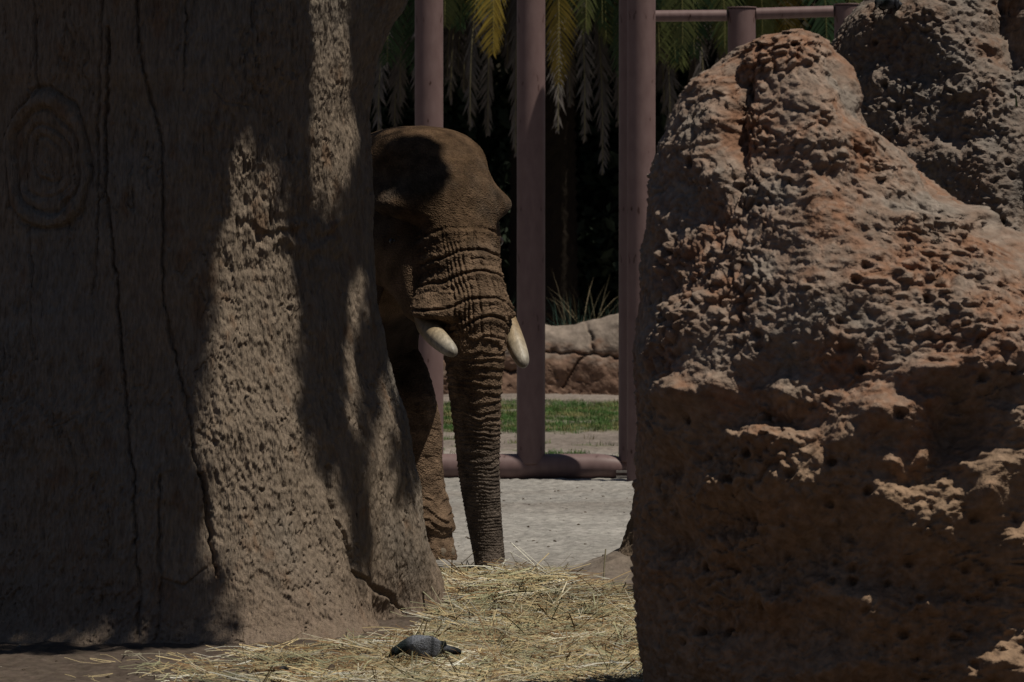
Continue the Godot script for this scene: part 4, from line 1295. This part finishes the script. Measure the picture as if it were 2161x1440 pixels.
# ---------------------------------------------------------------- hay and loose straw
func straw_shape(st: SurfaceTool, a: Vector3, dir: Vector3, l: float, w: float, bend: float, col: Color) -> void:
	var side := dir.cross(Vector3.UP)
	if side.length() < 0.1:
		side = Vector3.RIGHT
	side = side.normalized()
	var nor := side.cross(dir).normalized()
	var prev := a
	for k in 3:
		var d := (dir + Vector3.UP * bend * (1.0 - k) + side * bend * 0.6 * (k - 1.0)).normalized()
		var q := prev + d * l / 3.0
		st.set_color(col)
		for tri in [[prev - side * w, q - side * w, prev + nor * w], [q - side * w, q + nor * w, prev + nor * w], [prev + nor * w, q + nor * w, prev + side * w], [q + nor * w, q + side * w, prev + side * w]]:
			for v in tri:
				st.add_vertex(v)
		prev = q

func straw_col() -> Color:
	var k := rng.randf()
	var col: Color
	if k < 0.34:
		col = Color(0.48, 0.38, 0.215)
	elif k < 0.56:
		col = Color(0.33, 0.32, 0.20)
	elif k < 0.82:
		col = Color(0.22, 0.13, 0.06)
	elif k < 0.94:
		col = Color(0.56, 0.50, 0.38)
	else:
		col = Color(0.62, 0.60, 0.53)
	return col * rnd(0.55, 1.15)

func hay() -> void:
	var shapes := []
	var xfs := []
	var cs := []
	for v in 4:
		var st := SurfaceTool.new()
		st.begin(Mesh.PRIMITIVE_TRIANGLES)
		for i in 5:
			var yaw := rnd(-PI, PI)
			var g := rnd(0.45, 1.3)
			straw_shape(st, Vector3(rnd(-0.05, 0.05), rnd(0.0, 0.02), rnd(-0.05, 0.05)), Vector3(cos(yaw), rnd(-0.06, 0.16), sin(yaw)).normalized(), rnd(0.05, 0.25), rnd(0.0012, 0.0034), rnd(-0.28, 0.28), Color(g, g, g * 0.96))
		st.generate_normals()
		var m := st.commit()
		m.surface_set_material(0, M.straw)
		shapes.append(m)
		xfs.append([])
		cs.append([])
	var patch := fnl(121, 1.6, FastNoiseLite.TYPE_SIMPLEX_SMOOTH, 3)
	var n := 0
	while n < 19000:
		var z := rnd(-25.1, -18.0)
		var x := rnd(-2.2, 1.35)
		var keep := 0.0
		if z < -20.6:
			keep = smoothstep(-0.45, -0.30, x) * smoothstep(-24.5, -23.2, z - 1.3 * smoothstep(0.12, 0.42, x) + 0.5 * patch.get_noise_2d(x * 2.0, 77.0) + 0.7 * smoothstep(-0.1, -0.3, x))
		else:
			var edge := lerpf(-0.75, -2.05, smoothstep(-20.4, -19.3, z))
			keep = smoothstep(edge - 0.1, edge + 0.75, x) * (0.12 + 0.88 * smoothstep(-1.5, -0.3, x)) * (0.25 + 0.75 * smoothstep(-0.3, 0.25, patch.get_noise_2d(x, z * 0.7) + 0.25 * smoothstep(-1.2, -0.2, x)))
		n += 1
		if rng.randf() > keep or Vector2(x - TREE.x, z - TREE.z).length() < 1.58:
			continue
		var k := rng.randi() % 4
		var heap := 0.11 * exp(-pow((x - 0.05) / 0.42, 2.0) - pow((z + 22.3) / 0.6, 2.0))
		var tilt := Basis.from_euler(Vector3(rnd(-0.12, 0.12), rnd(-PI, PI), rnd(-0.12, 0.12)))
		if rng.randf() < 0.06:
			tilt = Basis.from_euler(Vector3(rnd(-0.8, 0.8), rnd(-PI, PI), rnd(-0.8, 0.8)))
		xfs[k].append(Transform3D(tilt.scaled(Vector3.ONE * rnd(0.7, 1.25)), Vector3(x, height(x, z) + rnd(0.003, 0.02) + heap * rng.randf(), z)))
		cs[k].append(straw_col() * (0.72 + 0.5 * smoothstep(-0.35, 0.35, patch.get_noise_2d(x * 1.3 + 30.0, z * 1.1))))
	var root := Node3D.new()
	root.name = "hay"
	add_child(root)
	tag(root, "loose straw and hay strewn on the ground between the trunk and the rock", "hay")
	root.set_meta("kind", "stuff")
	for k in 4:
		scatter("loose_straw", shapes[k], xfs[k], cs[k], root)
	# stalks that stand out singly
	for d in [
		["dark thin stalk sticking up from the top of the hay, right of the elephant's trunk", Vector3(0.07, 0.0, -24.0), Vector3(-0.08, 0.165, 0.0), 0.003, Color(0.10, 0.08, 0.04)],
		["pale upright stalk in front of the dirt heap beside the stump", Vector3(0.51, 0.05, -22.6), Vector3(0.012, 0.22, 0.0), 0.004, Color(0.40, 0.36, 0.24)],
		["pale straw leaning up behind the pigeon's back", Vector3(-0.395, 0.02, -19.75), Vector3(0.05, 0.115, 0.0), 0.003, Color(0.52, 0.42, 0.26)],
		["pale straw leaning up from the ground before the pigeon's head", Vector3(-0.63, 0.01, -19.8), Vector3(0.10, 0.09, 0.0), 0.003, Color(0.50, 0.40, 0.24)],
		["long tan straw lying aslant over the hay near the stump", Vector3(0.42, 0.06, -22.0), Vector3(0.27, 0.14, 0.1), 0.004, Color(0.45, 0.33, 0.18)],
		["pale straw leaning against the elephant's trunk tip", Vector3(-0.16, 0.06, -23.7), Vector3(0.10, 0.10, 0.0), 0.003, Color(0.48, 0.40, 0.24)]]:
		var st := SurfaceTool.new()
		st.begin(Mesh.PRIMITIVE_TRIANGLES)
		var v: Vector3 = d[2]
		straw_shape(st, Vector3.ZERO, v.normalized(), v.length(), d[3], 0.05, d[4])
		st.generate_normals()
		var m := st.commit()
		m.surface_set_material(0, M.straw)
		var o := put("straw", m, self, d[1] + Vector3(0, height(d[1].x, d[1].z), 0))
		tag(o, d[0], "straw", "single stalks in the hay")
	# the green leaf lying on the rear rock
	var st := SurfaceTool.new()
	st.begin(Mesh.PRIMITIVE_TRIANGLES)
	blade(st, Vector3.ZERO, 0.07, 2.2, 0.3, 0.016, Color(0.12, 0.17, 0.08), 4)
	st.generate_normals()
	var lm := st.commit()
	lm.surface_set_material(0, M.blade)
	tag(put("fallen_leaf", lm, self, Vector3(2.60, 2.70, -20.95)), "small narrow green leaf lying on the rear rock", "leaf")

# ---------------------------------------------------------------- birds
func bird(root: Node3D, s: float, flip: float, rows: Array, wing: Color, bar: Color, leg: Color) -> void:
	# rows: [x, y, half width, half height, colour] from the bill to the tail
	var pts := []
	var rad := []
	var cl := []
	for k in (rows.size() - 1) * 4 + 1:
		var i := mini(k / 4, rows.size() - 2)
		var t := k / 4.0 - i
		var q := []
		for n in range(0, 4):
			var a: float = rows[maxi(i - 1, 0)][n]
			var d: float = rows[mini(i + 2, rows.size() - 1)][n]
			q.append(cubic_interpolate(rows[i][n], rows[i + 1][n], a, d, t))
		pts.append(Vector3(q[0] * flip, q[1], 0) * s)
		rad.append(Vector2(maxf(q[2], 0.001), maxf(q[3], 0.001)) * s)
		var c0: Color = rows[i][4]
		cl.append(c0.lerp(rows[i + 1][4], t))
	var m := ArrayMesh.new()
	tube(m, pts, rad, 26, M.feather, cl)
	put("body", m, root)
	for z in [-1.0, 1.0]:
		var wp := []
		var wr := []
		var wc := []
		for k in 15:
			var v := k / 14.0
			wp.append(Vector3((-0.045 + 0.155 * v) * flip, 0.084 - 0.020 * v - 0.008 * sin(v * PI), z * (0.040 - 0.028 * v + 0.012 * sin(v * PI))) * s)
			wr.append(Vector2(0.009 - 0.004 * v, 0.010 + 0.036 * sin(clampf(v * 1.15, 0, 1) * PI * 0.86)) * s)
			wc.append(bar if v > 0.84 else wing.lerp(bar, 0.75 * gauss(v - 0.58, 0.045)))
		var wm := ArrayMesh.new()
		tube(wm, wp, wr, 16, M.feather, wc)
		put("wing", wm, root)
		var lm := ArrayMesh.new()
		tube(lm, [Vector3(0.0, 0.045, z * 0.018) * s, Vector3(0.004 * flip, 0.006, z * 0.018) * s], [0.004 * s, 0.003 * s], 8, M.feather, [leg, leg])
		for a in [-0.5, 0.0, 0.5, PI]:
			tube(lm, [Vector3(0.004 * flip, 0.005, z * 0.018) * s, Vector3(0.004 * flip - 0.022 * cos(a) * flip, 0.001, z * 0.018 + 0.022 * sin(a)) * s], [0.003 * s, 0.0015 * s], 6, M.feather, [leg, leg])
		put("leg", lm, root)
		var em := SphereMesh.new()
		em.radius = 0.0035 * s
		em.height = 0.007 * s
		em.radial_segments = 8
		em.rings = 5
		em.material = M.eye
		var e: Array = rows[2]
		put("eye", em, root, Vector3((e[0] - 0.004) * flip, e[1] + e[3] * 0.35, z * e[2] * 0.88) * s)

func birds() -> void:
	var dark := Color(0.025, 0.032, 0.038)
	var blue := Color(0.26, 0.275, 0.32)
	var bill := Color(0.05, 0.045, 0.04)
	var black := Color(0.015, 0.016, 0.02)
	var pig := [
		[-0.150, 0.018, 0.002, 0.002, bill], [-0.136, 0.030, 0.006, 0.006, bill], [-0.118, 0.044, 0.019, 0.019, dark], [-0.094, 0.060, 0.019, 0.020, Color(0.03, 0.05, 0.05)], [-0.066, 0.068, 0.032, 0.033, Color(0.05, 0.065, 0.07)], [-0.035, 0.070, 0.046, 0.046, blue],
		[0.01, 0.070, 0.050, 0.047, blue], [0.055, 0.066, 0.038, 0.035, blue], [0.09, 0.060, 0.024, 0.024, Color(0.2, 0.21, 0.24)], [0.12, 0.052, 0.026, 0.019, Color(0.10, 0.11, 0.13)], [0.15, 0.046, 0.030, 0.017, black], [0.175, 0.042, 0.030, 0.010, black]]
	var a := thing("pigeon", "slate-grey pigeon pecking in the hay at the foot of the giant trunk", "bird", Vector3(-0.43, 0.022, -19.12))
	a.rotation.y = 0.12
	bird(a, 1.08, 1.0, pig, Color(0.30, 0.315, 0.36), black, Color(0.25, 0.08, 0.07))
	var b := thing("pigeon", "dark grey pigeon sitting high on the front of the rear rock", "bird", Vector3(1.96, 3.19, -21.26))
	b.rotation.y = 1.15
	bird(b, 1.15, 1.0, pig, Color(0.045, 0.05, 0.065), black, Color(0.1, 0.05, 0.05))
	var brown := Color(0.14, 0.075, 0.035)
	var cap := Color(0.13, 0.12, 0.11)
	var spar := [
		[-0.150, 0.105, 0.002, 0.002, black], [-0.132, 0.106, 0.012, 0.011, black], [-0.108, 0.108, 0.031, 0.031, black], [-0.080, 0.104, 0.036, 0.037, cap], [-0.052, 0.086, 0.042, 0.044, brown], [-0.015, 0.074, 0.050, 0.050, brown],
		[0.03, 0.066, 0.046, 0.043, brown], [0.07, 0.058, 0.032, 0.026, Color(0.1, 0.06, 0.03)], [0.10, 0.050, 0.018, 0.012, Color(0.07, 0.045, 0.03)], [0.135, 0.042, 0.016, 0.006, Color(0.05, 0.035, 0.025)], [0.19, 0.030, 0.018, 0.004, Color(0.05, 0.035, 0.025)]]
	var c := thing("sparrow", "small sparrow with black head and chestnut back, facing the rock", "bird", Vector3(-1.085, 0.004, -18.56), "sparrows in the hay")
	bird(c, 0.42, -1.0, spar, Color(0.12, 0.055, 0.022), Color(0.03, 0.02, 0.015), Color(0.2, 0.12, 0.1))
	for k in spar:
		k[4] = Color(0.13, 0.095, 0.07)
	var d := thing("sparrow", "small plain brown sparrow facing the camera, nearer the pigeon", "bird", Vector3(-0.832, 0.004, -18.6), "sparrows in the hay")
	d.rotation.y = PI / 2 - 0.1
	bird(d, 0.42, -1.0, spar, Color(0.10, 0.065, 0.04), Color(0.05, 0.035, 0.03), Color(0.2, 0.12, 0.1))
